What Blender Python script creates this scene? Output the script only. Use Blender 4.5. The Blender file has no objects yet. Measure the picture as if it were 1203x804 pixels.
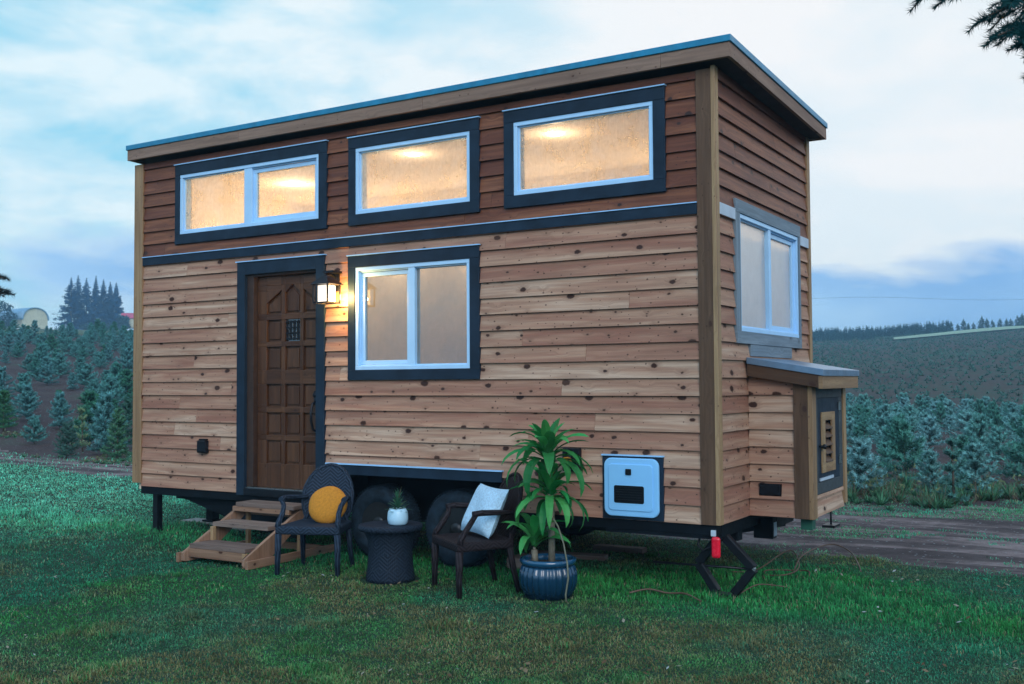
import bpy, math, random
import numpy as np
from mathutils import Vector, Matrix
PI = math.pi
random.seed(11); RNG = np.random.default_rng(11)
sc = bpy.context.scene
C = sc.collection

# ------------------------------------------------------------------ camera
F, YAW, PITCH, ROLL = 1217.87, 0.5441, 0.0393, -0.0059
CAM = np.array([2.663, -7.2809, 1.5824])
fw = np.array([-math.sin(YAW)*math.cos(PITCH), math.cos(YAW)*math.cos(PITCH), math.sin(PITCH)])
_r = np.cross(fw, [0, 0, 1]); _r /= np.linalg.norm(_r); _u = np.cross(_r, fw)
rt = _r*math.cos(ROLL)+_u*math.sin(ROLL); up = -_r*math.sin(ROLL)+_u*math.cos(ROLL)
cd = bpy.data.cameras.new('camera'); cam = bpy.data.objects.new('camera', cd); C.objects.link(cam)
cam.matrix_world = Matrix(((rt[0], up[0], -fw[0], CAM[0]), (rt[1], up[1], -fw[1], CAM[1]), (rt[2], up[2], -fw[2], CAM[2]), (0, 0, 0, 1)))
cd.sensor_width = 36; cd.lens = 36*F/1203; cd.clip_end = 4000; cd.clip_start = .05
sc.camera = cam

# ------------------------------------------------------------------ terrain
def ss(a, b, x):
    t = np.clip((np.asarray(x, float)-a)/(b-a), 0, 1); return t*t*(3-2*t)
def soft(x, k):                      # softened ramp
    return k*np.logaddexp(0, np.asarray(x, float)/k)
def azr(x, y):
    return np.arctan2(-(x-CAM[0]), (y-CAM[1])), np.hypot(x-CAM[0], y-CAM[1])
def height(x, y):
    x = np.asarray(x, float); y = np.asarray(y, float)
    az, r = azr(x, y)
    wl = ss(.38, .78, az)
    wb = 1-ss(1.5, 2.3, np.abs(az))
    hl = .092*(soft(r-27, 2.5)-soft(r-86, 4)) + .052*(soft(r-86, 4)-soft(r-262, 10))
    hr = .066*(soft(r-58, 5)-soft(r-216, 5))*(.97+.16*(1-ss(.06, .24, az)))
    z = (hl*wl+hr*(1-wl))*wb
    z = z+.08*ss(-5.0, -6.6, x)*(1-ss(6, 14, r-6))*0 + .07*ss(-5.0, -6.4, x)
    z = z+.012*np.sin(x*1.7+y*.9)*np.sin(y*1.3-x*.4)*ss(9, 12, r)
    return z
def hz(x, y): return float(height(x, y))
def hash2(i, j, s=0):
    n = (i.astype(np.int64)*374761393+j.astype(np.int64)*668265263+s*982451653) & 0x7fffffff
    n = (n ^ (n >> 13))*1274126177 & 0x7fffffff
    return ((n ^ (n >> 16)) & 0xffff)/65535.
def vn(x, y, s=0):
    i = np.floor(x); j = np.floor(y); fx = x-i; fy = y-j
    fx = fx*fx*(3-2*fx); fy = fy*fy*(3-2*fy)
    a = hash2(i, j, s); b = hash2(i+1, j, s); c = hash2(i, j+1, s); d = hash2(i+1, j+1, s)
    return (a*(1-fx)+b*fx)*(1-fy)+(c*(1-fx)+d*fx)*fy
def fbm(x, y, s=0, o=4):
    v = 0; a = .5; t = 0
    for k in range(o):
        v = v+a*vn(x*2**k, y*2**k, s+k); t += a; a *= .5
    return v/t
def ground_at(u, v):                 # where a sight line meets the terrain
    d = fw+rt*(u-601.5)/F-up*(v-402)/F
    t = 3.0
    while t < 500:
        p = CAM+d*t
        if p[2] <= hz(p[0], p[1]): break
        t += .05 if t < 40 else .4
    return float(p[0]), float(p[1])

# ------------------------------------------------------------------ materials
def newmat(name):
    m = bpy.data.materials.new(name); m.use_nodes = True
    nt = m.node_tree; b = nt.nodes['Principled BSDF']
    return m, nt, b
def N(nt, typ, **kw):
    n = nt.nodes.new(typ)
    for k, v in kw.items():
        if k in n.inputs: n.inputs[k].default_value = v
        else: setattr(n, k, v)
    return n
def ramp(nt, stops, fac=None, interp='LINEAR'):
    n = nt.nodes.new('ShaderNodeValToRGB'); e = n.color_ramp.elements; n.color_ramp.interpolation = interp
    while len(e) < len(stops): e.new(.5)
    for q, (p, c) in zip(e, stops):
        q.position = p; q.color = (c, c, c, 1) if isinstance(c, (int, float)) else (*c, 1)
    if fac is not None: nt.links.new(fac, n.inputs[0])
    return n
def mixc(nt, a, b, fac, mode='MIX'):
    n = nt.nodes.new('ShaderNodeMix'); n.data_type = 'RGBA'; n.blend_type = mode
    for s, v in ((6, a), (7, b), (0, fac)):
        if hasattr(v, 'default_value') or isinstance(v, bpy.types.NodeSocket): nt.links.new(v, n.inputs[s])
        elif isinstance(v, (int, float)): n.inputs[s].default_value = v
        else: n.inputs[s].default_value = (*v, 1)
    return n.outputs[2]
def mth(nt, op, a, b=0., c=None):
    n = nt.nodes.new('ShaderNodeMath'); n.operation = op
    for i, v in enumerate((a, b, c)):
        if v is None: continue
        if isinstance(v, (int, float)): n.inputs[i].default_value = v
        else: nt.links.new(v, n.inputs[i])
    return n.outputs[0]
def noise(nt, vec, scale, detail=4, rough=.55, dist=0.):
    n = N(nt, 'ShaderNodeTexNoise', Scale=scale, Detail=detail, Roughness=rough, Distortion=dist)
    if vec is not None: nt.links.new(vec, n.inputs['Vector'])
    return n.outputs['Fac']
def bump(nt, b, h, strength, dist):
    n = N(nt, 'ShaderNodeBump', Strength=strength, Distance=dist)
    nt.links.new(h, n.inputs['Height']); nt.links.new(n.outputs[0], b.inputs['Normal'])
def objco(nt, scale=None):
    t = nt.nodes.new('ShaderNodeTexCoord').outputs['Object']
    if scale:
        m = N(nt, 'ShaderNodeMapping'); m.inputs['Scale'].default_value = scale
        nt.links.new(t, m.inputs[0]); return m.outputs[0]
    return t
def simple(name, col, rough=.6, metal=0., var=.12, scale=14, bmp=0., spec=.5):
    m, nt, b = newmat(name)
    f = noise(nt, objco(nt), scale, 5)
    r_ = ramp(nt, [(.3, tuple(c*(1-var) for c in col)), (.7, tuple(min(1, c*(1+var)) for c in col))], f)
    nt.links.new(r_.outputs[0], b.inputs['Base Color'])
    f2 = noise(nt, objco(nt), scale*3.1, 3)
    nt.links.new(mth(nt, 'MULTIPLY_ADD', f2, .25, rough-.12), b.inputs['Roughness'])
    b.inputs['Metallic'].default_value = metal; b.inputs['Specular IOR Level'].default_value = spec
    if bmp: bump(nt, b, noise(nt, objco(nt), scale*6, 4), bmp, .004)
    return m
def wood(name, cols, knot=(.05, .02, .012), kscale=6.5, kthr=.45, rough=.7, streak=.35, stain=0.):
    """planks: UV.x metres along the board, UV.y metres across it; attribute pl holds per-board randoms"""
    m, nt, b = newmat(name)
    uv = nt.nodes.new('ShaderNodeUVMap').outputs[0]
    at = nt.nodes.new('ShaderNodeAttribute'); at.attribute_name = 'pl'
    sep = nt.nodes.new('ShaderNodeSeparateColor'); nt.links.new(at.outputs['Color'], sep.inputs[0])
    def mp(sx, sy):
        k = N(nt, 'ShaderNodeMapping'); k.inputs['Scale'].default_value = (sx, sy, 1); nt.links.new(uv, k.inputs[0]); return k.outputs[0]
    vor = N(nt, 'ShaderNodeTexVoronoi', voronoi_dimensions='2D', Scale=1., Randomness=1.); nt.links.new(mp(kscale*.62, kscale), vor.inputs['Vector'])
    vs = nt.nodes.new('ShaderNodeSeparateColor'); nt.links.new(vor.outputs['Color'], vs.inputs[0])
    wob = noise(nt, mp(40, 40), 1., 3)
    dist = mth(nt, 'ADD', vor.outputs['Distance'], mth(nt, 'MULTIPLY_ADD', wob, .10, -.05))
    size = mth(nt, 'MULTIPLY_ADD', mth(nt, 'POWER', vs.outputs[1], 2.2), .125, .018)
    on = mth(nt, 'GREATER_THAN', vs.outputs[0], kthr)
    kn = mth(nt, 'MULTIPLY', mth(nt, 'LESS_THAN', dist, size), on)
    core = N(nt, 'ShaderNodeMapRange'); nt.links.new(mth(nt, 'SUBTRACT', dist, size), core.inputs[0])
    core.inputs[1].default_value = -.01; core.inputs[2].default_value = .035; core.inputs[3].default_value = 1; core.inputs[4].default_value = 0
    halo = N(nt, 'ShaderNodeMapRange'); nt.links.new(mth(nt, 'SUBTRACT', dist, size), halo.inputs[0])
    halo.inputs[1].default_value = 0; halo.inputs[2].default_value = .22; halo.inputs[3].default_value = .45; halo.inputs[4].default_value = 0
    # grain flows round the knots
    add = nt.nodes.new('ShaderNodeVectorMath'); add.operation = 'ADD'
    cmb = nt.nodes.new('ShaderNodeCombineXYZ'); nt.links.new(mth(nt, 'MULTIPLY', halo.outputs[0], 2.6), cmb.inputs[1])
    nt.links.new(mp(1.6, 42), add.inputs[0]); nt.links.new(cmb.outputs[0], add.inputs[1])
    g1 = noise(nt, add.outputs[0], 1., 5, .6, .4)
    g2 = noise(nt, mp(.9, 14), 1., 3, .5, .8)
    g3 = noise(nt, mp(3.0, 150), 1., 3, .6)
    tone = mth(nt, 'ADD', mth(nt, 'MULTIPLY_ADD', g2, 2.0, -1.0), mth(nt, 'MULTIPLY_ADD', sep.outputs[0], .68, .14))
    base = ramp(nt, [(0., cols[0]), (.35, cols[1]), (.65, cols[2]), (1., cols[3])], tone)
    c = mixc(nt, base.outputs[0], tuple(x*.45 for x in cols[1]), mth(nt, 'MULTIPLY', ramp(nt, [(.42, 1.), (.56, 0.)], g1).outputs[0], streak))
    c = mixc(nt, c, tuple(x*.5 for x in cols[0]), mth(nt, 'MULTIPLY', g3, .22))
    c = mixc(nt, c, tuple(x*.55 for x in cols[1]), mth(nt, 'MULTIPLY', halo.outputs[0], on))
    c = mixc(nt, c, knot, mth(nt, 'MULTIPLY', core.outputs[0], on))
    v2 = N(nt, 'ShaderNodeTexVoronoi', voronoi_dimensions='2D', Scale=1., Randomness=1.); nt.links.new(mp(kscale*1.9, kscale*2.6), v2.inputs['Vector'])
    v2s = nt.nodes.new('ShaderNodeSeparateColor'); nt.links.new(v2.outputs['Color'], v2s.inputs[0])
    pin = mth(nt, 'MULTIPLY', mth(nt, 'LESS_THAN', v2.outputs['Distance'], mth(nt, 'MULTIPLY_ADD', v2s.outputs[1], .07, .04)), mth(nt, 'GREATER_THAN', v2s.outputs[0], .5+kthr*.45))
    c = mixc(nt, c, knot, mth(nt, 'MULTIPLY', pin, .8))
    # weather stains
    ws = ramp(nt, [(.52, 0.), (.75, 1.)], noise(nt, mp(1.3, 3.), 1., 6, .65))
    c = mixc(nt, c, tuple(x*.45 for x in cols[1]), mth(nt, 'MULTIPLY', ws.outputs[0], .32+stain))
    nt.links.new(c, b.inputs['Base Color'])
    b.inputs['Roughness'].default_value = rough; b.inputs['Specular IOR Level'].default_value = .3
    bump(nt, b, mth(nt, 'ADD', g1, mth(nt, 'MULTIPLY', g3, .6)), .35, .003)
    return m
M = {}
M['cedar'] = wood('natural_cedar', [(.31, .145, .10), (.40, .22, .15), (.46, .285, .195), (.58, .42, .31)], knot=(.04, .016, .011), kthr=.22)
M['dark_cedar'] = wood('stained_cedar', [(.12, .036, .020), (.165, .054, .028), (.205, .074, .036), (.27, .105, .05)], knot=(.03, .012, .009), kthr=.62, rough=.5, streak=.5)
M['board'] = wood('brown_board', [(.085, .045, .026), (.105, .058, .034), (.125, .072, .043), (.15, .09, .055)], knot=(.05, .022, .014), kthr=.7, rough=.65)
M['fascia'] = wood('fascia_board', [(.22, .14, .105), (.26, .17, .125), (.30, .20, .15), (.34, .23, .18)], knot=(.06, .025, .016), kthr=.72, rough=.65)
M['yellow_board'] = wood('yellow_board', [(.26, .16, .085), (.33, .21, .115), (.39, .26, .14), (.44, .31, .17)], knot=(.12, .05, .03), kthr=.8, rough=.6)
M['step_wood'] = wood('step_wood', [(.20, .11, .07), (.27, .16, .10), (.31, .19, .13), (.36, .24, .17)], knot=(.05, .02, .012), kthr=.6, rough=.75)
M['grey_wood'] = wood('tread_wood', [(.14, .10, .085), (.19, .14, .12), (.23, .18, .15), (.28, .21, .18)], knot=(.05, .03, .02), kthr=.6, rough=.8, stain=.2)
M['door'] = wood('door_wood', [(.058, .024, .012), (.082, .036, .018), (.10, .045, .022), (.125, .058, .028)], knot=(.03, .012, .007), kthr=.93, rough=.42, streak=.45)
M['trim'] = simple('navy_trim', (.010, .024, .044), .55, var=.3, scale=5, bmp=.15, spec=.2)
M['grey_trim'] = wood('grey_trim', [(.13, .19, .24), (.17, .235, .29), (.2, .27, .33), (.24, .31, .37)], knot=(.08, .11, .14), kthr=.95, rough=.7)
M['cab_trim'] = simple('dark_cabinet_trim', (.035, .05, .06), .6, var=.3)
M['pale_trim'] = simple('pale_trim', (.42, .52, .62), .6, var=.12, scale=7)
M['vinyl'] = simple('vinyl', (.40, .68, .98), .4, var=.05, scale=6)
M['flash'] = simple('flashing', (.30, .58, .9), .35, var=.1, scale=9)
M['roofcap'] = simple('blue_metal', (.008, .20, .36), .4, metal=.1, var=.2, scale=11)
M['cabroof'] = simple('grey_metal', (.16, .25, .36), .35, metal=.4, var=.15, scale=9)
M['frame'] = simple('black_frame', (.003, .006, .010), .55, var=.4, scale=9, spec=.15)
M['black'] = simple('black_paint', (.004, .006, .010), .45, var=.4, scale=14, spec=.25)
M['rubber'] = simple('rubber', (.010, .022, .036), .75, var=.5, scale=20, bmp=.3, spec=.2)
M['rim'] = simple('rim', (.03, .035, .04), .4, metal=.6)
M['iron'] = simple('iron', (.012, .014, .02), .4, metal=.5)
M['jamb'] = simple('jamb', (.035, .018, .012), .6, var=.3)
M['soffit'] = simple('soffit', (.028, .026, .032), .8, var=.3, scale=8)
M['inner'] = simple('inner_wall', (.72, .62, .48), .8, var=.06, scale=3)
M['inner_floor'] = simple('inner_floor', (.3, .2, .12), .6)
M['heater'] = simple('heater_white', (.25, .60, 1.), .35, var=.04, scale=5)
M['mustard'] = simple('mustard_knit', (.47, .20, .018), .95, var=.18, scale=60, bmp=.8)
M['white_knit'] = simple('white_fluffy', (.42, .66, .88), .98, var=.2, scale=70, bmp=1.)
M['ceramic'] = simple('ceramic', (.42, .68, .85), .35, var=.05)
M['soil'] = simple('potting_soil', (.03, .02, .014), .95, var=.5, scale=40, bmp=1.)
M['bark'] = simple('bark', (.09, .07, .055), .9, var=.45, scale=26, bmp=1.)
M['cane'] = simple('cane', (.16, .15, .115), .8, var=.3, scale=40, bmp=.6)
M['cord'] = simple('cord', (.10, .06, .04), .55, var=.3)
M['tube'] = simple('tube', (.12, .13, .09), .6, var=.3)
M['red'] = simple('red_lens', (.70, .01, .035), .25, var=.15)
M['concrete'] = simple('concrete', (.28, .27, .25), .9, var=.25, scale=20, bmp=.5)
M['tealpad'] = simple('green_sleeve', (.01, .09, .06), .6)
M['steel'] = simple('steel', (.35, .38, .4), .3, metal=.9)
M['barn_wall'] = simple('barn_wall', (.52, .52, .38), .8, var=.12, scale=1.2)
M['barn_roof'] = simple('barn_roof', (.15, .30, .44), .45, var=.15, scale=.6)
M['red_roof'] = simple('red_roof', (.42, .05, .10), .7, var=.2, scale=.8)
M['trunkfar'] = simple('far_bark', (.05, .045, .04), .9)
def m_emit(name, col, st):
    m, nt, b = newmat(name); b.inputs['Base Color'].default_value = (*col, 1)
    b.inputs['Emission Color'].default_value = (*col, 1); b.inputs['Emission Strength'].default_value = st; return m
M['bulb'] = m_emit('bulb', (1., .74, .46), 14)
M['lantern_glass'] = m_emit('lantern_glass', (1., .84, .68), 1.15)
def m_weave(name, a, b_, sx=90):
    m, nt, b = newmat(name); uv = nt.nodes.new('ShaderNodeUVMap').outputs[0]
    sp = nt.nodes.new('ShaderNodeSeparateXYZ'); nt.links.new(uv, sp.inputs[0])
    # chevron rows
    zig = mth(nt, 'PINGPONG', sp.outputs[0], .075)
    w = mth(nt, 'SINE', mth(nt, 'MULTIPLY', mth(nt, 'ADD', sp.outputs[1], mth(nt, 'MULTIPLY', zig, .8)), 2*PI*34))
    w2 = mth(nt, 'SINE', mth(nt, 'MULTIPLY', sp.outputs[0], 2*PI*sx))
    h = mth(nt, 'ADD', mth(nt, 'MULTIPLY_ADD', w, .4, .5), mth(nt, 'MULTIPLY', w2, .12))
    nz = noise(nt, uv, 30, 3)
    c = ramp(nt, [(0., a), (1., b_)], mth(nt, 'ADD', mth(nt, 'MULTIPLY', h, .7), mth(nt, 'MULTIPLY', nz, .3)))
    nt.links.new(c.outputs[0], b.inputs['Base Color']); b.inputs['Roughness'].default_value = .6
    b.inputs['Specular IOR Level'].default_value = .10
    bump(nt, b, h, .8, .004); return m
M['wicker'] = m_weave('navy_wicker', (.002, .004, .009), (.034, .058, .095))
M['wicker_t'] = m_weave('table_wicker', (.006, .010, .017), (.020, .034, .056), 60)
M['wicker_b'] = m_weave('brown_wicker', (.003, .002, .003), (.036, .030, .036))
def m_pane(name, lo, hi, tint, scale=3., gloss=0., grough=.04, clear=(.95, .97, .97)):
    m, nt, b = newmat(name); out = nt.nodes['Material Output']; nt.nodes.remove(b)
    oc = objco(nt)
    n1 = noise(nt, oc, scale, 6, .62, .6); n2 = noise(nt, oc, scale*9, 4, .6)
    n3 = noise(nt, objco(nt, (14., 14., 3.)), scale*.9, 5, .65, 1.2)
    n = mth(nt, 'ADD', mth(nt, 'MULTIPLY', n1, .62), mth(nt, 'ADD', mth(nt, 'MULTIPLY', n2, .16), mth(nt, 'MULTIPLY', n3, .22)))
    fac = ramp(nt, [(.36, lo), (.62, hi)], n).outputs[0]
    tr = N(nt, 'ShaderNodeBsdfTransparent'); tr.inputs[0].default_value = (*clear, 1)
    tl = N(nt, 'ShaderNodeBsdfTranslucent'); tl.inputs[0].default_value = (*tint, 1)
    df = N(nt, 'ShaderNodeBsdfDiffuse'); df.inputs[0].default_value = (*tint, 1)
    fog = nt.nodes.new('ShaderNodeMixShader'); fog.inputs[0].default_value = .45
    nt.links.new(tl.outputs[0], fog.inputs[1]); nt.links.new(df.outputs[0], fog.inputs[2])
    mx = nt.nodes.new('ShaderNodeMixShader'); nt.links.new(fac, mx.inputs[0]); nt.links.new(tr.outputs[0], mx.inputs[1]); nt.links.new(fog.outputs[0], mx.inputs[2])
    gl = N(nt, 'ShaderNodeBsdfGlossy', Roughness=grough); fr = N(nt, 'ShaderNodeFresnel', IOR=1.5)
    m2 = nt.nodes.new('ShaderNodeMixShader'); nt.links.new(mth(nt, 'MAXIMUM', fr.outputs[0], gloss), m2.inputs[0]); nt.links.new(mx.outputs[0], m2.inputs[1]); nt.links.new(gl.outputs[0], m2.inputs[2])
    nt.links.new(m2.outputs[0], out.inputs[0]); return m
M['pane_up'] = m_pane('misted_pane', .12, .62, (.85, .82, .78), 3.2)
M['pane_low'] = m_pane('lower_pane', .12, .42, (.26, .29, .30), 1.5, .20, .03, (.52, .54, .54))
M['pane_side'] = m_pane('frosted_pane', .8, .98, (.95, .98, .98), 6., .55, .3)
def m_glaze(name):
    m, nt, b = newmat(name); sp = nt.nodes.new('ShaderNodeSeparateXYZ'); nt.links.new(objco(nt), sp.inputs[0])
    f = noise(nt, objco(nt), 7, 5)
    zz = mth(nt, 'ADD', mth(nt, 'MULTIPLY', sp.outputs[2], 2.4), mth(nt, 'MULTIPLY_ADD', f, .5, -.2))
    r_ = ramp(nt, [(.1, (.003, .018, .042)), (.45, (.005, .035, .075)), (.75, (.01, .075, .16))], zz)
    nt.links.new(r_.outputs[0], b.inputs['Base Color']); b.inputs['Roughness'].default_value = .14
    b.inputs['Coat Weight'].default_value = .6; return m
M['glaze'] = m_glaze('blue_glaze')
def m_attr(name, rough=.8, transl=.25, spec=.25):
    """colour comes from a point attribute 'col' (the plant's own colour variation)"""
    m, nt, b = newmat(name); at = nt.nodes.new('ShaderNodeAttribute'); at.attribute_name = 'col'
    nt.links.new(at.outputs['Color'], b.inputs['Base Color']); b.inputs['Roughness'].default_value = rough
    b.inputs['Specular IOR Level'].default_value = spec
    tl = N(nt, 'ShaderNodeBsdfTranslucent'); nt.links.new(at.outputs['Color'], tl.inputs[0])
    mx = nt.nodes.new('ShaderNodeMixShader'); mx.inputs[0].default_value = transl
    nt.links.new(b.outputs[0], mx.inputs[1]); nt.links.new(tl.outputs[0], mx.inputs[2])
    nt.links.new(mx.outputs[0], nt.nodes['Material Output'].inputs[0]); return m
M['plant'] = m_attr('plant'); M['needles'] = m_attr('needles', .75, .15)
M['leaf'] = m_attr('glossy_leaf', .55, .35, .35)
def m_ground(name, stops, s1, s2, bmp=.5, rocks=False):
    m, nt, b = newmat(name); oc = objco(nt)
    n1 = noise(nt, oc, s1, 8, .6); n2 = noise(nt, oc, s2, 6, .65)
    f = mth(nt, 'ADD', mth(nt, 'MULTIPLY', n1, .55), mth(nt, 'MULTIPLY', n2, .45))
    c = ramp(nt, stops, f).outputs[0]
    if name == 'dirt':
        ru = noise(nt, objco(nt, (.35, 2.6, 1.)), 1.1, 6, .6, .5); c = mixc(nt, c, (.035, .028, .03), ramp(nt, [(.44, 0.), (.56, .75)], ru).outputs[0])
    if rocks:
        v = N(nt, 'ShaderNodeTexVoronoi', Scale=26.); nt.links.new(oc, v.inputs[0])
        vs = nt.nodes.new('ShaderNodeSeparateColor'); nt.links.new(v.outputs['Color'], vs.inputs[0])
        k = mth(nt, 'MULTIPLY', mth(nt, 'LESS_THAN', v.outputs['Distance'], .32), mth(nt, 'GREATER_THAN', vs.outputs[0], .9))
        c = mixc(nt, c, (.22, .24, .25), k)
    nt.links.new(c, b.inputs['Base Color']); b.inputs['Roughness'].default_value = .95; b.inputs['Specular IOR Level'].default_value = .1
    bump(nt, b, mth(nt, 'ADD', n1, mth(nt, 'MULTIPLY', noise(nt, oc, s2*5, 5, .7), .5)), bmp, .06); return m
M['lawn'] = m_ground('lawn_soil', [(.32, (.022, .028, .016)), (.5, (.02, .05, .03)), (.66, (.035, .085, .06))], .6, 9)
M['road'] = m_ground('dirt', [(.30, (.055, .040, .040)), (.46, (.15, .115, .115)), (.60, (.27, .215, .21)), (.75, (.10, .11, .08))], .9, 7, .9, True)
M['field'] = m_ground('field_soil', [(.32, (.035, .026, .026)), (.5, (.065, .045, .045)), (.68, (.05, .07, .05))], .5, 5, .8, True)
M['hill'] = m_ground('hill_soil', [(.36, (.034, .030, .028)), (.5, (.055, .046, .038)), (.62, (.022, .062, .042))], .06, .9, .6)
M['pasture'] = m_ground('pasture', [(.35, (.05, .08, .05)), (.65, (.09, .12, .07))], .05, .8, .4)
M['track'] = m_ground('track', [(.35, (.20, .30, .22)), (.65, (.30, .38, .27))], .2, 2, .3)

# ------------------------------------------------------------------ mesh building
class MB:
    def __init__(s): s.v = []; s.f = []; s.uv = []; s.sm = []; s.pl = []
    def face(s, idx, uvs=None, smooth=False, pl=(.5, .5, .5)):
        s.f.append(idx); s.uv.append(uvs or [(0, 0)]*len(idx)); s.sm.append(smooth); s.pl.append(pl)
    def quadbox(s, P, along=0, pl=None):
        """P: 8 corners, bits x,y,z; along: axis of the grain"""
        n = len(s.v); s.v += [tuple(map(float, p)) for p in P]
        pl = pl or (random.random(), random.random(), random.random())
        ou, ov = pl[1]*37, pl[2]*19
        o = np.array(P[0])
        ax = [np.array(P[1])-o, np.array(P[2])-o, np.array(P[4])-o]
        ln = [float(np.linalg.norm(a)) or 1e-6 for a in ax]
        for fc, (i, j) in (((0, 2, 3, 1), (0, 1)), ((4, 5, 7, 6), (0, 1)), ((0, 1, 5, 4), (0, 2)), ((2, 6, 7, 3), (0, 2)), ((0, 4, 6, 2), (1, 2)), ((1, 3, 7, 5), (1, 2))):
            if j == along: i, j = j, i
            uvs = []
            for k in fc:
                bit = [(k >> q) & 1 for q in range(3)]
                uvs.append((bit[i]*ln[i]+ou, bit[j]*ln[j]+ov+.5*(i+j)))
            s.face([n+k for k in fc], uvs, False, pl)
    def box(s, x0, x1, y0, y1, z0, z1, along=None, pl=None):
        d = (x1-x0, y1-y0, z1-z0)
        if along is None: along = max(range(3), key=lambda k: abs(d[k]))
        s.quadbox([((x0, x1)[k & 1], (y0, y1)[(k >> 1) & 1], (z0, z1)[(k >> 2) & 1]) for k in range(8)], along, pl)
    def fbox(s, T, u0, u1, w0, w1, d0, d1, along=None, pl=None):
        """box in wall coordinates u (along wall), w (up), d (outwards), mapped by T"""
        d = (u1-u0, 0, w1-w0)
        if along is None: along = 0 if abs(u1-u0) > abs(w1-w0) else 2
        s.quadbox([T((u0, u1)[k & 1], (w0, w1)[(k >> 2) & 1], (d0, d1)[(k >> 1) & 1]) for k in range(8)], along, pl)
    def beam(s, a, b, w, h, upv=(0, 0, 1), pl=None):
        a = np.array(a, float); b = np.array(b, float); d = b-a; L = np.linalg.norm(d); d /= L
        sd = np.cross(d, upv); sd /= np.linalg.norm(sd); u_ = np.cross(sd, d)
        P = [a+d*L*(k & 1)+sd*w*(((k >> 1) & 1)-.5)+u_*h*(((k >> 2) & 1)-.5) for k in range(8)]
        s.quadbox(P, 0, pl)
    def tube(s, pts, rad, n=8, cap=True, closed=False):
        pts = [np.array(p, float) for p in pts]; m = len(pts)
        if isinstance(rad, (int, float)): rad = [rad]*m
        base = len(s.v); prev = None; L = 0
        pl = (random.random(), .5, .5); Ls = []
        for i, p in enumerate(pts):
            if closed: t = pts[(i+1) % m]-pts[i-1]
            else: t = pts[min(i+1, m-1)]-pts[max(i-1, 0)]
            t /= np.linalg.norm(t)+1e-9
            a = prev if prev is not None else (np.array([0, 0, 1.]) if abs(t[2]) < .9 else np.array([1., 0, 0]))
            a = a-t*np.dot(a, t); a /= np.linalg.norm(a)+1e-9; b = np.cross(t, a); prev = a
            if i: L += np.linalg.norm(pts[i]-pts[i-1])
            Ls.append(L)
            for k in range(n):
                q = p+rad[i]*(a*math.cos(2*PI*k/n)+b*math.sin(2*PI*k/n)); s.v.append(tuple(q))
        for i in range(m if closed else m-1):
            j = (i+1) % m
            for k in range(n):
                k2 = (k+1) % n; c = 2*PI*rad[i]
                s.face([base+i*n+k, base+i*n+k2, base+j*n+k2, base+j*n+k], [(Ls[i], c*k/n), (Ls[i], c*(k+1)/n), (Ls[i]+.02, c*(k+1)/n), (Ls[i]+.02, c*k/n)], True, pl)
        if cap and not closed:
            s.face([base+k for k in range(n)][::-1]); s.face([base+(m-1)*n+k for k in range(n)])
    def lathe(s, prof, c=(0, 0, 0), n=40, flute=0., nf=0, axis='z', cap=True):
        base = len(s.v)
        for r_, z in prof:
            for k in range(n):
                a = 2*PI*k/n; rr = r_*(1+(flute*abs(math.sin(a*nf/2)) if nf else 0))
                if axis == 'z': s.v.append((c[0]+rr*math.cos(a), c[1]+rr*math.sin(a), c[2]+z))
                else: s.v.append((c[0]+rr*math.cos(a), c[1]+z, c[2]+rr*math.sin(a)))
        for i in range(len(prof)-1):
            for k in range(n):
                k2 = (k+1) % n; r0 = max(prof[i][0], .05)
                s.face([base+i*n+k, base+i*n+k2, base+(i+1)*n+k2, base+(i+1)*n+k],
                       [(r0*2*PI*k/n, prof[i][1]), (r0*2*PI*(k+1)/n, prof[i][1]), (r0*2*PI*(k+1)/n, prof[i+1][1]), (r0*2*PI*k/n, prof[i+1][1])], True)
        if cap:
            s.face([base+k for k in range(n)][::-1]); e = base+(len(prof)-1)*n; s.face([e+k for k in range(n)])
    def prism(s, poly, T, d0, d1, pl=None):
        """polygon in (u, w), extruded from d0 to d1"""
        n = len(s.v); m = len(poly); pl = pl or (random.random(), random.random(), .5)
        for d in (d0, d1):
            for u, w in poly: s.v.append(tuple(T(u, w, d)))
        o = pl[1]*31
        s.face([n+k for k in range(m)], [(w+o, u) for u, w in poly], False, pl); s.face([n+m+k for k in range(m)][::-1], [(w+o, u) for u, w in poly][::-1], False, pl)
        for k in range(m):
            k2 = (k+1) % m; s.face([n+k, n+m+k, n+m+k2, n+k2], [(o, 0), (o, .03), (o+.1, .03), (o+.1, 0)], False, pl)
    def build(s, name, mat, parent=None, bevel=0., loc=None):
        me = bpy.data.meshes.new(name); me.from_pydata(s.v, [], s.f)
        uvl = me.uv_layers.new(name='UVMap'); uvl.data.foreach_set('uv', [c for u in s.uv for p in u for c in p])
        ca = me.color_attributes.new('pl', 'FLOAT_COLOR', 'CORNER')
        ca.data.foreach_set('color', [c for p, f_ in zip(s.pl, s.f) for _ in f_ for c in (*p, 1.)])
        me.polygons.foreach_set('use_smooth', s.sm)
        me.materials.append(mat); me.update()
        import bmesh
        bm = bmesh.new(); bm.from_mesh(me); bmesh.ops.recalc_face_normals(bm, faces=bm.faces); bm.to_mesh(me); bm.free()
        o = bpy.data.objects.new(name, me); C.objects.link(o)
        if loc is not None: o.location = loc
        if parent: o.parent = parent
        if bevel:
            b = o.modifiers.new('bevel', 'BEVEL'); b.width = bevel; b.segments = 2; b.limit_method = 'ANGLE'; b.angle_limit = .7
        return o
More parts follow.
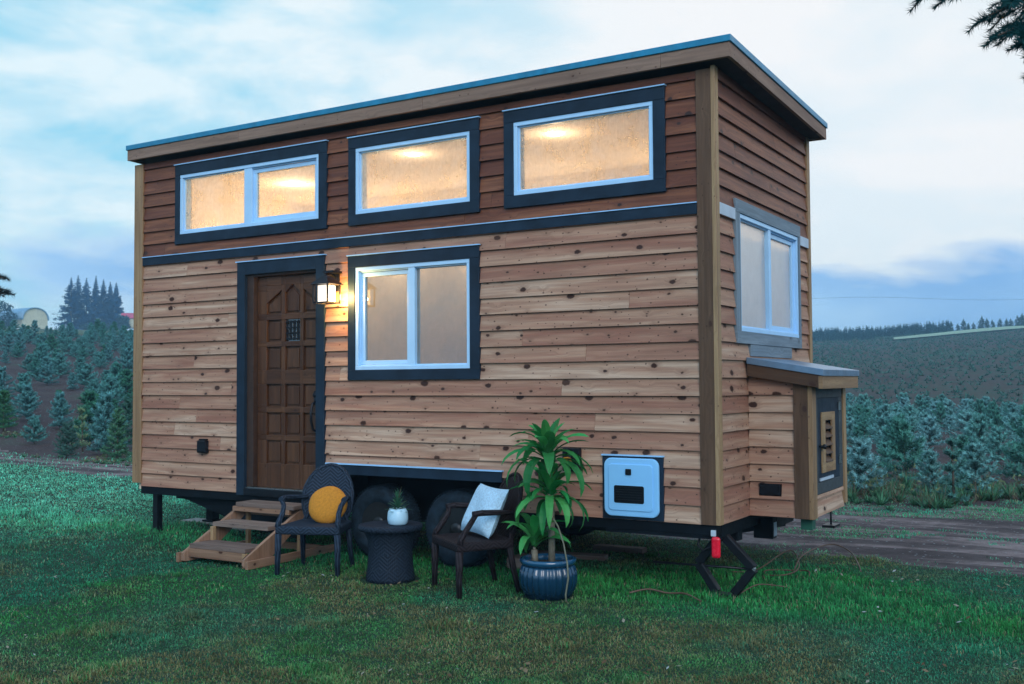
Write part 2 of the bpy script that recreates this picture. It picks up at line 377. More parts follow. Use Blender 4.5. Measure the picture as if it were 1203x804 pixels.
def thing(name, label, cat, loc=(0, 0, 0), rz=0., group=None):
    o = bpy.data.objects.new(name, None); C.objects.link(o); o.location = loc; o.rotation_euler = (0, 0, rz)
    o['label'] = label; o['category'] = cat
    if group: o['group'] = group
    o.empty_display_size = .2
    return o
def tag(o, label, cat, group=None):
    o['label'] = label; o['category'] = cat
    if group: o['group'] = group
    return o
def trimesh(name, tris, cols, mat, kind=None, parent=None):
    tris = np.asarray(tris, np.float32); n = len(tris)
    me = bpy.data.meshes.new(name)
    me.vertices.add(3*n); me.vertices.foreach_set('co', tris.reshape(-1))
    me.loops.add(3*n); me.loops.foreach_set('vertex_index', np.arange(3*n, dtype=np.int32))
    me.polygons.add(n); me.polygons.foreach_set('loop_start', np.arange(0, 3*n, 3, dtype=np.int32))
    ca = me.color_attributes.new('col', 'FLOAT_COLOR', 'POINT')
    c4 = np.ones((3*n, 4), np.float32); c4[:, :3] = np.asarray(cols, np.float32).reshape(-1, 3); ca.data.foreach_set('color', c4.reshape(-1))
    me.materials.append(mat); me.update(calc_edges=True)
    o = bpy.data.objects.new(name, me); C.objects.link(o)
    if kind: o['kind'] = kind
    if parent: o.parent = parent
    return o

# ------------------------------------------------------------------ ground sheets
def build_ground():
    rs = list(np.arange(.6, 24, .13)); 
    while rs[-1] < 600: rs.append(rs[-1]*1.03+.02)
    rs = np.array(rs)
    az = np.concatenate([np.arange(-.35, 1.35, .0062), np.arange(1.35, 2*PI-.35, .045)])
    R_, A = np.meshgrid(rs, az, indexing='ij'); X = CAM[0]-R_*np.sin(A); Y = CAM[1]+R_*np.cos(A)
    Z = height(X, Y); nr, na = X.shape
    V = np.stack([X, Y, Z], -1).reshape(-1, 3)
    ctr = len(V); V = np.vstack([V, [[CAM[0], CAM[1], 0]]])
    i = np.arange(nr-1)[:, None]; j = np.arange(na)[None, :]; j2 = (j+1) % na
    Q = np.stack([i*na+j, (i+1)*na+j, (i+1)*na+j2, i*na+j2], -1).reshape(-1, 4)
    cen = V[Q].mean(1); x, y = cen[:, 0], cen[:, 1]; a, r = azr(x, y)
    jit = (fbm(x*.9, y*.9, 3)-.5)*1.1+(fbm(x*4, y*4, 9)-.5)*.55
    lim = np.where(a > .6, 88, 50)+jit*3
    front = (a > -1.35) & (a < 2.0)
    ynear = 2.37-.14*x+jit*.8; yfar = 6.3+.3*np.maximum(x, 0)+jit
    cls = np.zeros(len(Q), int)
    cls[(y > ynear) & front] = 1
    cls[(y > yfar) & (y > ynear) & front] = 2
    cls[(y > yfar) & (r > lim) & front] = 3
    cls[(cls == 3) & (a > .6)] = 4
    cls[(r > 50) & ~front] = 4
    for k, (nm, mt) in enumerate((('lawn', 'lawn'), ('dirt_road', 'road'), ('tree_field', 'field'), ('hillside', 'hill'), ('pasture', 'pasture'))):
        q = Q[cls == k]; fs = [tuple(t) for t in q.tolist()]
        if k == 0: fs += [(ctr, j_, (j_+1) % na) for j_ in range(na)]
        used, inv = np.unique(np.concatenate([np.array(f_) for f_ in fs]), return_inverse=True)
        out = []; p = 0
        for f_ in fs: out.append(tuple(inv[p:p+len(f_)].tolist())); p += len(f_)
        me = bpy.data.meshes.new(nm); me.from_pydata(V[used].tolist(), [], out); me.materials.append(M[mt])
        me.polygons.foreach_set('use_smooth', [True]*len(out)); me.update()
        o = bpy.data.objects.new(nm, me); C.objects.link(o); o['kind'] = 'structure'
build_ground()

# ------------------------------------------------------------------ the tiny house
FR = lambda u, w, d: (u, -d, w)          # long wall, faces the camera side (-y)
SD = lambda u, w, d: (d, u, w)           # short wall (+x)
L, W = 6.333, 2.5
ZB, ZT, BB, BT = .536, 3.945, 2.826, 2.916
house = thing('tiny_house', 'cedar clad tiny house on a black trailer with slanted roof and dark window trim', 'tiny house')
def siding(T, u0, u1, z0, z1, holes, rowh, zorig, seglen=(2.4, 5.2), jog=.0):
    mb = MB(); k = math.floor((z0-zorig)/rowh+1e-6)
    while zorig+k*rowh < z1-1e-4:
        ra, rb = zorig+k*rowh, zorig+(k+1)*rowh
        cuts = [u0]; c = u0+random.uniform(.3, 3)
        while c < u1-.5: cuts.append(c); c += random.uniform(*seglen)
        cuts.append(u1)
        zs = sorted({max(ra, z0), min(rb, z1)} | {h for H in holes for h in H[2:4] if max(ra, z0)+1e-3 < h < min(rb, z1)-1e-3})
        pls = [(random.random(), random.random(), random.random()) for _ in cuts]
        wob = random.uniform(0, .004)
        for za, zb in zip(zs, zs[1:]):
            zm = (za+zb)/2
            for ci in range(len(cuts)-1):
                segs = [(cuts[ci], cuts[ci+1])]
                for H in holes:
                    if H[2] < zm < H[3]:
                        ns = []
                        for a, b in segs:
                            if H[1] <= a or H[0] >= b: ns.append((a, b)); continue
                            if H[0] > a: ns.append((a, H[0]))
                            if H[1] < b: ns.append((H[1], b))
                        segs = ns
                dep = lambda z: .006+.022*(1-(z-ra)/rowh)+wob
                for a, b in segs:
                    if b-a < .004: continue
                    pl = pls[ci]; n = len(mb.v); g = .0012
                    P = [(a+g, za, -.01), (b-g, za, -.01), (b-g, za, dep(za)), (a+g, za, dep(za)), (a+g, zb, -.01), (b-g, zb, -.01), (b-g, zb, dep(zb)), (a+g, zb, dep(zb))]
                    if za == zs[0]:  # little drip curve at the butt edge
                        pass
                    mb.v += [T(*q) for q in P]
                    U = lambda i: (P[i][0]+pl[1]*41, P[i][1]+pl[2]*3+k*.0)
                    for fc in ((3, 2, 6, 7), (0, 3, 7, 4), (1, 5, 6, 2)): mb.face([n+i for i in fc], [U(i) for i in fc], False, pl)
                    mb.face([n, n+1, n+2, n+3], [(P[0][0]+pl[1]*41, 7.), (P[1][0]+pl[1]*41, 7.), (P[1][0]+pl[1]*41, 7.02), (P[0][0]+pl[1]*41, 7.02)], False, (0, pl[1], 0))
        k += 1
    return mb
RH = .1345
fen = (-3.70, -1.83, ZB-.02, .855)
doorH = (-4.84, -3.74, ZB-.02, 2.76)
w1, f1 = (-5.743, -3.709, 3.014, 3.825), (-5.678, -3.807, 3.113, 3.723)
w2, f2 = (-3.450, -2.033, 3.014, 3.812), (-3.373, -2.128, 3.111, 3.714)
w3, f3 = (-1.789, -.359, 3.018, 3.824), (-1.700, -.458, 3.117, 3.725)
w4, f4 = (-3.455, -2.037, 1.615, 2.735), (-3.375, -2.134, 1.704, 2.631)
wS, fS = (.391, 2.158, 1.877, 2.994), (.491, 2.106, 1.972, 2.892)
hatch = (-.911, -.405, .55, 1.029)
sh = lambda w: (w[0]+.02, w[1]-.02, w[2]+.02, w[3]-.02)
siding(FR, -L+.09, -.1, ZB, BB+.01, [sh(w4), doorH, fen, sh(hatch)], RH, ZB).build('siding', M['cedar'], house)
siding(FR, -L+.09, -.1, BT-.01, 3.90, [sh(w1), sh(w2), sh(w3)], RH*.985, BT-.004).build('siding', M['dark_cedar'], house)
siding(SD, .036, W-.02, ZB, BB+.01, [sh(wS), (.72, 1.84, 1.79, 1.9), (.70, 1.675, ZB+.002, 1.70)], RH, ZB, (.9, 2.4)).build('siding', M['cedar'], house)
siding(SD, .036, W-.02, BT-.01, 3.93, [sh(wS)], RH*.985, BT-.004, (.9, 2.4)).build('siding', M['dark_cedar'], house)
BK = lambda u, w, d: (u, W+d, w); LF = lambda u, w, d: (-L-d, u, w)
siding(BK, -L+.05, -.05, ZB, 3.84, [(-2.6, -1.2, 1.7, 2.7)], RH, ZB).build('siding', M['cedar'], house)
siding(LF, .05, W-.05, ZB, 3.84, [], RH, ZB).build('siding', M['cedar'], house)
# corner boards
m = MB(); m.fbox(FR, -.112, 0.002, ZB, 3.90, 0, .036); m.build('corner_board', M['board'], house, .003)
m = MB(); m.fbox(SD, -.0358, .042, ZB+.001, 3.92, .003, .036); m.build('corner_board', M['yellow_board'], house, .003)
m = MB(); m.fbox(FR, -L-.034, -L+.098, ZB+.03, 3.90, 0, .036); m.build('corner_board', M['yellow_board'], house, .003)
m = MB(); m.fbox(SD, W-.055, W+.03, ZB, 3.9, 0, .036); m.build('corner_board', M['yellow_board'], house, .003)
# belt
m = MB(); m.fbox(FR, -L+.1, -.114, BB, BT-.008, 0, .037); m.build('belt_board', M['trim'], house, .002)
m = MB(); m.fbox(FR, -L+.1, -.114, BT-.0075, BT, 0, .046); m.build('belt_flashing', M['flash'], house)
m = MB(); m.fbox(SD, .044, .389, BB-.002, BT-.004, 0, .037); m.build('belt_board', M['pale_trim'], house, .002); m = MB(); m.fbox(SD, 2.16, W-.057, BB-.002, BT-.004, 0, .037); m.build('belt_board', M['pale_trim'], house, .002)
# roof
RX0, RX1, RY0, RY1 = -6.372, .187, -.127, 2.568
def rz(y, off): return 4.092+(4.016-4.092)*(y-RY0)/(RY1-RY0)+off
def slab(mb, x0, x1, y0, y1, o0, o1, along=0):
    mb.quadbox([((x0, x1)[k & 1], (y0, y1)[(k >> 1) & 1], rz((y0, y1)[(k >> 1) & 1], (o0, o1)[(k >> 2) & 1])) for k in range(8)], along)
m = MB(); slab(m, RX0-.012, RX1+.012, RY0-.012, RY1+.012, -.05, 0)
roof = m.build('roof', M['roofcap'], house, .004)
m = MB(); slab(m, RX0+.03, RX1-.03, RY0+.03, RY1-.03, -.14, -.053); m.build('soffit', M['soffit'], roof)
m = MB(); c0 = RX0
for c1 in (-4.75, -2.55, -.35, RX1): slab(m, c0+.001, c1-.001, RY0, RY0+.03, -.158, -.051); c0 = c1
m.build('fascia', M['fascia'], roof, .002)
m = MB(); slab(m, RX1-.03, RX1, RY0+.031, RY1-.031, -.156, -.052, 1); m.build('fascia', M['fascia'], roof, .002)
m = MB(); slab(m, RX0, RX0+.03, RY0+.031, RY1-.031, -.156, -.052, 1); m.build('fascia', M['fascia'], roof)
m = MB(); slab(m, RX0, RX1, RY1-.03, RY1, -.156, -.052); m.build('fascia', M['fascia'], roof)

def window(T, o, f, mull=None, slider=None, pane='pane_up', trim='trim', flash='flash', tw=None):
    """casing (the window mesh) > frame, pane(s), flashing"""
    m = MB(); d1 = .040
    m.fbox(T, o[0], o[1], f[3], o[3], 0, d1); m.fbox(T, o[0], o[1], o[2], f[2], 0, d1)
    m.fbox(T, o[0], f[0], f[2]+.0005, f[3]-.0005, 0, d1-.0015); m.fbox(T, f[1], o[1], f[2]+.0005, f[3]-.0005, 0, d1-.0015)
    w = m.build('window', M[trim], house, .002)
    if flash:
        m = MB(); m.fbox(T, o[0]-.006, o[1]+.006, o[3]+.0005, o[3]+.0095, 0, d1+.012); m.build('flashing', M[flash], w)
    b = .034; m = MB()
    a0, a1, c0_, c1_ = f[0]+.001, f[1]-.001, f[2]+.001, f[3]-.001
    def ring(a0, a1, c0_, c1_, b, d0, d1):
        m.fbox(T, a0, a1, c1_-b, c1_, d0, d1); m.fbox(T, a0, a1, c0_, c0_+b, d0, d1)
        m.fbox(T, a0, a0+b, c0_+b, c1_-b, d0, d1-.001); m.fbox(T, a1-b, a1, c0_+b, c1_-b, d0, d1-.001)
    ring(a0, a1, c0_, c1_, b, -.07, .03)
    ring(a0+b, a1-b, c0_+b, c1_-b, .012, -.07, .008)
    panes = []
    if mull:
        m.fbox(T, mull[0], mull[1], c0_+b, c1_-b, -.06, .024, 2)
        for side in (0, 1):
            p0, p1 = ((a0+b+.012, mull[0]) if side == 0 else (mull[1], a1-b-.012))
            dd = -.02
            if slider == side:
                ring(p0, p1, c0_+b+.014, c1_-b-.016, .036, -.045, -.006); panes.append((p0+.034, p1-.034, c0_+b+.048, c1_-b-.05, -.026))
            else: panes.append((p0, p1, c0_+b+.01, c1_-b-.01, -.012))
    else: panes.append((a0+b+.01, a1-b-.01, c0_+b+.01, c1_-b-.01, -.012))
    m.build('frame', M['vinyl'], w, .0025)
    for p in panes:
        m = MB(); m.v = [T(a_, b_, p[4]) for a_, b_ in ((p[0]-.004, p[2]-.004), (p[1]+.004, p[2]-.004), (p[1]+.004, p[3]+.004), (p[0]-.004, p[3]+.004))]; m.face([0, 1, 2, 3]); m.build('pane', M[pane], w)
    return w
window(FR, w1, f1, (-4.775, -4.675), 1)
window(FR, w2, f2); window(FR, w3, f3)
window(FR, w4, f4, (-2.785, -2.715), 0, 'pane_low')
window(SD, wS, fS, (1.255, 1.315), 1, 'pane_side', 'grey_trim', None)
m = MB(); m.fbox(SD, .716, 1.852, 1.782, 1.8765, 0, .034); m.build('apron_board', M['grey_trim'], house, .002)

# inner shell
def wallcells(T, u0, u1, z0, z1, holes, d0, d1):
    mb = MB(); us = sorted({u0, u1} | {h for H in holes for h in H[:2]}); zs = sorted({z0, z1} | {h for H in holes for h in H[2:4]})
    for a, b in zip(us, us[1:]):
        for c, d in zip(zs, zs[1:]):
            if any(H[0] <= (a+b)/2 <= H[1] and H[2] <= (c+d)/2 <= H[3] for H in holes): continue
            mb.fbox(T, a, b, c, d, d0, d1)
    return mb
gr = lambda f: (f[0]+.03, f[1]-.03, f[2]+.03, f[3]-.03)
wallcells(FR, -L+.02, -.02, .52, 3.86, [gr(f1), gr(f2), gr(f3), gr(f4), (-4.70, -3.78, .50, 2.66), (-3.69, -1.84, .50, .77)], -.10, -.012).build('inner_wall', M['inner'], house)
wallcells(SD, .101, W-.101, .52, 3.86, [gr(fS)], -.10, -.012).build('inner_wall', M['inner'], house)
bw = (-3.3, -2.15, 1.75, 2.75)
wallcells(BK, -L+.02, -.02, .52, 3.86, [(-2.6, -1.2, 1.7, 2.7)], -.10, -.012).build('inner_wall', M['inner'], house)
m = MB(); m.fbox(LF, .101, W-.101, .52, 3.86, -.10, -.012); m.build('inner_wall', M['inner'], house)
m = MB(); m.box(-L+.1, -.1, .605, W-.1, .535, .56); m.box(-L+.1, -3.725, .1, .604, .535, .56); m.box(-1.805, -.1, .1, .604, .535, .56); m.build('floor', M['inner_floor'], house)
m = MB(); m.box(-L+.1, -.1, .1, W-.1, 3.80, 3.855); m.build('ceiling', M['inner'], house)
m = MB(); m.box(-1.55, -.1, .102, W-.102, 2.66, 2.76); m.build('loft_floor', M['inner'], house)
m = MB(); T = BK
m.fbox(T, -2.6, -1.2, 2.62, 2.7, -.09, .03); m.fbox(T, -2.6, -1.2, 1.7, 1.78, -.09, .03); m.fbox(T, -2.6, -2.53, 1.78, 2.62, -.09, .03); m.fbox(T, -1.27, -1.2, 1.78, 2.62, -.09, .03); m.fbox(T, -2.53, -1.27, 2.18, 2.22, -.09, .03)
bwin = m.build('window', M['vinyl'], house)
m = MB(); m.fbox(T, -2.53, -1.27, 1.78, 2.62, -.03, -.024); m.build('pane', M['pane_side'], bwin)
m = MB(); m.box(-3.45, -1.9, .103, .60, 1.44, 1.48); m.box(-3.45, -1.9, .12, .58, .84, 1.44); cnt = m.build('counter', M['inner_floor'], house)
m = MB(); m.tube([(-2.36, .30, 1.48)]+[(-2.36+.085-.085*math.cos(t), .30, 1.80+.085*math.sin(t)) for t in np.linspace(0, PI, 10)]+[(-2.19, .30, 1.72)], .012); m.build('faucet', M['steel'], cnt)
m = MB(); m.lathe([(.03, 0), (.04, .02), (.04, .10), (.02, .13), (.02, .16)], (-3.05, .25, 1.485), 16); m.build('bottle', M['ceramic'], cnt)
def warm(loc, power, rad=.05, col=(1., .73, .42), parent=house, nm='light'):
    l = bpy.data.lights.new(nm, 'POINT'); l.energy = power; l.color = col; l.shadow_soft_size = rad
    o = bpy.data.objects.new(nm, l); C.objects.link(o); o.location = loc; o.parent = parent; return o
for x, y, pw in ((-5.3, 1.25, 14), (-3.30, .75, 6), (-1.74, .76, 6.5)):
    m = MB(); m.lathe([(.055, 0), (.07, -.006), (.07, .0)], (x, y, 3.797), 24); cl = m.build('ceiling_light', M['bulb'], house)
    warm((x, y, 3.66), pw, parent=cl, col=(1., .72, .45))
for x in (-5.75, -4.7, -3.6, -2.5, -1.3):  # added lamps below the window sight lines, to brighten the upper panes
    m = MB(); m.lathe([(.03, -.05), (.05, .0), (.05, .05), (.03, .08)], (x, W-.16, 3.08), 16); cl = m.build('unseen_fill_lamp', M['bulb'], house)
    warm((x, W-.34, 3.10), 11 if x > -4 else 12, parent=cl, col=(1., .73, .46))
m = MB(); m.lathe([(.03, -.05), (.05, .0), (.05, .05), (.03, .08)], (-L+.17, 1.1, 3.0), 16); cl = m.build('unseen_fill_lamp', M['bulb'], house)  # another added lamp, out of sight, lifting the glow of the left upper window
warm((-L+.36, 1.1, 3.02), 7, parent=cl, col=(1., .73, .46))

# door
m = MB()
m.fbox(FR, -4.848, -4.745, .515, 2.767, 0, .042); m.fbox(FR, -3.835, -3.732, .515, 2.767, 0, .042); m.fbox(FR, -4.745, -3.835, 2.645, 2.767, 0, .042)
dfr = m.build('door_frame', M['trim'], house, .002)
m = MB(); m.fbox(FR, -4.745, -4.66, .60, 2.645, -.10, .006); m.fbox(FR, -3.838, -3.833, .60, 2.645, -.10, .006); m.fbox(FR, -4.66, -3.84, 2.622, 2.645, -.10, .006); m.build('jamb', M['jamb'], dfr, .002)
m = MB(); m.fbox(FR, -4.745, -3.836, .518, .585, -.10, .050); m.build('sill', M['black'], dfr, .003)
m = MB(); m.fbox(FR, -4.745, -3.836, .586, .594, -.09, .020); m.build('threshold', M['steel'], dfr)
m = MB(); m.fbox(FR, -4.86, -3.72, 2.768, 2.777, 0, .055); m.build('flashing', M['flash'], dfr)
DX0, DX1, DZ0, DZ1 = -4.655, -3.832, .597, 2.62
def dx(f): return DX0+(DX1-DX0)*f
def dz(y): return DZ1-(DZ1-DZ0)*(y-88)/(737-88)
cols = [(.145, .375), (.435, .665), (.715, .945)]
rows = [(223, 290), (306, 378), (421, 490), (508, 577), (593, 664)]
holes = [(dx(a), dx(b), dz(y1), dz(y0)) for a, b in cols for y0, y1 in rows]
holes += [(dx(cols[0][0]), dx(cols[0][1]), dz(205), dz(133)), (dx(cols[1][0]), dx(cols[1][1]), dz(205), dz(116)), (dx(cols[2][0]), dx(cols[2][1]), dz(205), dz(133))]
m = wallcells(FR, DX0, DX1, DZ0, DZ1, holes, -.085, -.045)
# arch fillers
for ci, (ya, yb, side) in enumerate(((170, 133, 0), (136, 116, 1), (133, 170, 2))):
    a, b = dx(cols[ci][0]), dx(cols[ci][1])
    if ci == 0: m.prism([(a, dz(170)), (b, dz(132.5)), (a, dz(132.5))], FR, -.085, -.0452)
    if ci == 2: m.prism([(b, dz(170)), (b, dz(132.5)), (a, dz(132.5))], FR, -.085, -.0452)
    if ci == 1:
        m.prism([(a, dz(140)), ((a+b)/2, dz(115.6)), (a, dz(115.6))], FR, -.085, -.0452); m.prism([(b, dz(140)), (b, dz(115.6)), ((a+b)/2, dz(115.6))], FR, -.085, -.0452)
door = m.build('door', M['door'], house, .004)
for H in holes:
    m = MB(); m.fbox(FR, H[0]-.003, H[1]+.003, H[2]-.003, H[3]+.003, -.080, -.072, 2); g = .022
    if not (abs(H[0]-dx(.435)) < 1e-6 and abs(H[3]-dz(223)) < 1e-6):
        if H[3] < dz(210): m.fbox(FR, H[0]+g, H[1]-g, H[2]+g, H[3]-g, -.073, -.058, 2)
        else:
            a, b, c = H[0]+g, H[1]-g, H[2]+g
            if H[0] < dx(.3): m.prism([(a, c), (b, c), (b, dz(148)), (a, dz(178))], FR, -.073, -.058)
            elif H[0] > dx(.6): m.prism([(a, c), (b, c), (b, dz(178)), (a, dz(148))], FR, -.073, -.058)
            else: m.prism([(a, c), (b, c), (b, dz(150)), ((a+b)/2, dz(130)), (a, dz(150))], FR, -.073, -.058)
        m.build('door_panel', M['door'], door, .005)
    else:
        m.build('peephole_pane', M['pane_low'], door)
        m = MB()
        for t in np.linspace(.12, .88, 4): m.fbox(FR, H[0]+(H[1]-H[0])*t-.006, H[0]+(H[1]-H[0])*t+.006, H[2]+.01, H[3]-.01, -.060, -.048)
        for t in np.linspace(.12, .88, 4): m.fbox(FR, H[0]+.01, H[1]-.01, H[2]+(H[3]-H[2])*t-.006, H[2]+(H[3]-H[2])*t+.006, -.0585, -.046)
        m.build('grille', M['iron'], door)
m = MB(); hx = -3.895
m.tube([(hx, .04, 1.42), (hx, -.015, 1.40), (hx, -.035, 1.33), (hx, -.035, 1.24), (hx, -.01, 1.16), (hx, .04, 1.14)], [.012, .011, .013, .013, .011, .014], 8)
m.fbox(FR, hx-.03, hx+.03, 1.39, 1.52, -.046, -.034); m.lathe([(.022, 0), (.022, -.03), (.01, -.034)], (hx, .036, 1.48), 16, axis='y')
m.build('handle', M['iron'], door, .002)

# wall lantern
m = MB(); m.fbox(FR, -3.66, -3.55, 2.425, 2.59, .034, .05); lan = m.build('wall_lantern', M['iron'], house, .003)
m = MB(); m.tube([(-3.6, -.05, 2.55), (-3.6, -.11, 2.575), (-3.6, -.17, 2.57), (-3.58, -.20, 2.545)], .012, 8); m.tube([(-3.6, -.05, 2.47), (-3.6, -.10, 2.49), (-3.6, -.13, 2.545)], .009, 8)
m.fbox(FR, -3.645, -3.525, 2.585, 2.605, .034, .16); m.build('arm', M['iron'], lan)
lx, ly, hw = -3.545, -.22, .082
m = MB(); m.v += [(lx+a*(hw+.025), ly+b*(hw+.025), 2.470) for a, b in ((-1, -1), (1, -1), (1, 1), (-1, 1))]+[(lx+a*.03, ly+b*.03, 2.545) for a, b in ((-1, -1), (1, -1), (1, 1), (-1, 1))]
for k in range(4): m.face([k, (k+1) % 4, 4+(k+1) % 4, 4+k])
m.face([3, 2, 1, 0]); m.face([4, 5, 6, 7]); m.build('roof', M['iron'], lan)
m = MB()
for a, b in ((-1, -1), (1, -1), (1, 1), (-1, 1)): m.box(lx+a*hw-.006, lx+a*hw+.006, ly+b*hw-.006, ly+b*hw+.006, 2.30, 2.47)
for s_ in (-1, 1):
    m.box(lx-hw+.007, lx+hw-.007, ly+s_*hw-.005, ly+s_*hw+.005, 2.301, 2.313); m.box(lx+s_*hw-.005, lx+s_*hw+.005, ly-hw+.007, ly+hw-.007, 2.301, 2.313)
m.build('cage', M['iron'], lan)
m = MB(); m.box(lx-.055, lx+.055, ly-.055, ly+.055, 2.315, 2.462); m.build('glass', M['lantern_glass'], lan)
warm((lx+.09, ly+.10, 2.36), 22, .05, (1., .55, .16), lan, 'lantern_light')

# outlets on the long wall
m = MB(); m.fbox(FR, -5.366, -5.245, .905, 1.03, .02, .075); ob = m.build('outlet_box', M['black'], house, .012)
m = MB(); m.fbox(FR, -5.35, -5.26, 1.031, 1.045, .02, .06); m.build('cover', M['black'], ob, .003)
m = MB(); m.fbox(FR, -1.246, -1.095, .885, 1.068, .02, .07); ob = m.build('power_inlet', M['black'], house, .008)
m = MB(); m.lathe([(.035, 0), (.035, -.05), (.022, -.055)], (-1.19, -.07, .965), 16, axis='y'); m.build('plug', M['mustard'], ob)
# water heater hatch
m = MB(); m.fbox(FR, hatch[0], hatch[1], hatch[2]-.012, hatch[3]-.012, 0, .034); hb = m.build('heater_hatch', M['trim'], house, .002)
m = MB(); m.fbox(FR, hatch[0]-.004, hatch[1]+.004, hatch[3]-.011, hatch[3], 0, .046); m.build('flashing', M['flash'], hb)
def rrect(T, u0, u1, z0, z1, r_, d0, d1, mb):
    pts = []
    for cx_, cz_, a0 in ((u1-r_, z1-r_, 0), (u0+r_, z1-r_, PI/2), (u0+r_, z0+r_, PI), (u1-r_, z0+r_, 1.5*PI)):
        for t in np.linspace(0, PI/2, 7): pts.append((cx_+r_*math.cos(a0+t), cz_+r_*math.sin(a0+t)))
    mb.prism(pts, T, d0, d1)
hx0, hx1, hz0, hz1 = -.885, -.433, .562, 1.004
m = MB(); rrect(FR, hx0, hx1, hz0, hz1, .06, .034, .062, m); hc = m.build('cover', M['heater'], hb, .008)
m = MB(); rrect(FR, hx0+.04, hx1-.045, hz0+.045, hz1-.045, .03, .062, .070, m); m.build('raised_panel', M['heater'], hb, .004)
m = MB(); rrect(FR, -.795, -.548, .665, .797, .014, .0702, .0735, m)
for z in np.arange(.685, .785, .019): m.fbox(FR, -.78, -.563, z, z+.006, .0737, .079)
m.build('grille', M['black'], hb)
m = MB(); rrect(FR, -.697, -.651, .878, .924, .006, .0702, .080, m); m.build('latch', M['black'], hb, .002)

# cabinet on the short wall
CX, CY0, CY1 = .4875, .693, 1.681
NF = lambda u, w, d: (u, CY0-d, w); EF = lambda u, w, d: (CX+d, u, w)
m = MB(); m.quadbox([((.03, CX-.01)[k & 1], (CY0+.01, CY1-.01)[(k >> 1) & 1], (.540, (1.70, 1.60)[k & 1])[(k >> 2) & 1]) for k in range(8)])
cab = m.build('cabinet', M['soffit'], house)
siding(NF, .02, .385, .533, 1.615, [(.1, .275, .693, .787)], RH, ZB, (3, 4)).build('siding', M['cedar'], cab)
siding(EF, .775, 1.63, .533, .70, [], RH, ZB, (3, 4)).build('siding', M['cedar'], cab)
m = MB(); m.box(.03, CX, CY1-.01, CY1+.02, .54, 1.60); m.build('siding', M['cedar'], cab)
m = MB(); m.fbox(NF, .379, CX+.001, .530, 1.565, 0, .034); m.build('corner_board', M['board'], cab, .003)
m = MB(); m.fbox(EF, CY0-.033, .775, .528, 1.56, .002, .036); m.build('corner_board', M['yellow_board'], cab, .003)
m = MB(); m.fbox(EF, 1.64, 1.722, .56, 1.56, .002, .036); m.build('corner_board', M['yellow_board'], cab, .003)
m = MB(); zt = lambda x: 1.777-(1.777-1.671)*x/.625
m.quadbox([((.037, .63)[k & 1], (.595, 1.765)[(k >> 1) & 1], zt((.037, .63)[k & 1])-(.05, 0)[(k >> 2) & 1]) for k in range(8)], 1)
m.build('cabinet_roof', M['cabroof'], cab, .003)
m = MB(); m.quadbox([((.037, .588)[k & 1], (.605, .633)[(k >> 1) & 1], zt((.037, .588)[k & 1])-(.146, .051)[(k >> 2) & 1]) for k in range(8)], 0)
m.build('fascia', M['board'], cab, .002)
m = MB(); m.box(.589, .62, .604, 1.755, 1.523, 1.620, 1); m.build('fascia', M['yellow_board'], cab, .002)
# its door with a louvred vent
m = MB()
m.fbox(EF, .776, 1.639, 1.45, 1.545, 0, .022); m.fbox(EF, .776, .865, .702, 1.449, 0, .022); m.fbox(EF, 1.535, 1.639, .702, 1.449, 0, .022); m.fbox(EF, .866, 1.534, .702, .79, 0, .022)
m.build('door_trim', M['cab_trim'], cab, .002)
m = wallcells(EF, .868, 1.532, .792, 1.448, [(1.04, 1.27, .93, 1.28)], 0, .020); cdm = m.build('cabinet_door', M['trim'], cab, .002)
m = wallcells(EF, .955, 1.355, .86, 1.335, [(1.055, 1.255, .94, 1.27)], .021, .034); m.build('vent_frame', M['yellow_board'], cab, .002)
m = MB()
for k in range(5):
    z = .948+k*.066
    m.quadbox([EF((1.05, 1.26)[q & 1], z+(.0, .034)[(q >> 2) & 1]-.012*((q >> 1) & 1), (.036-.034*((q >> 2) & 1))+.004*((q >> 1) & 1)) for q in range(8)], 0)
m.build('louvre', M['board'], cab)
m = MB(); m.fbox(EF, 1.03, 1.28, .92, 1.29, -.008, -.004); m.build('vent_back', M['black'], cab)
m = MB(); m.tube([(CX+.02, .915, 1.07), (CX+.05, .915, 1.07)], .010, 10); m.tube([(CX+.05, .915, 1.07), (CX+.065, .915, 1.07), (CX+.075, .915, 1.07)], [.018, .022, .012], 12); m.build('knob', M['iron'], cab)
m = MB(); m.fbox(EF, .90, 1.30, .800, .822, .0205, .030); m.build('draught_strip', M['pale_trim'], cab)
for z in (.9, 1.34): m = MB(); m.fbox(EF, 1.50, 1.56, z, z+.07, .0225, .030); m.build('hinge', M['steel'], cab)
m = MB(); m.fbox(NF, .105, .27, .70, .782, 0, .036); vt = m.build('outlet', M['black'], cab, .003)
m = MB(); m.box(.40, .49, .74, .83, .44, .526); m.build('drain_box', M['tealpad'], cab, .003)
m = MB(); m.tube([(.45, 1.45, .53), (.45, 1.45, .40)], .008, 8); m.box(.40, .50, 1.36, 1.54, .38, .40); m.build('prop_foot', M['iron'], cab)

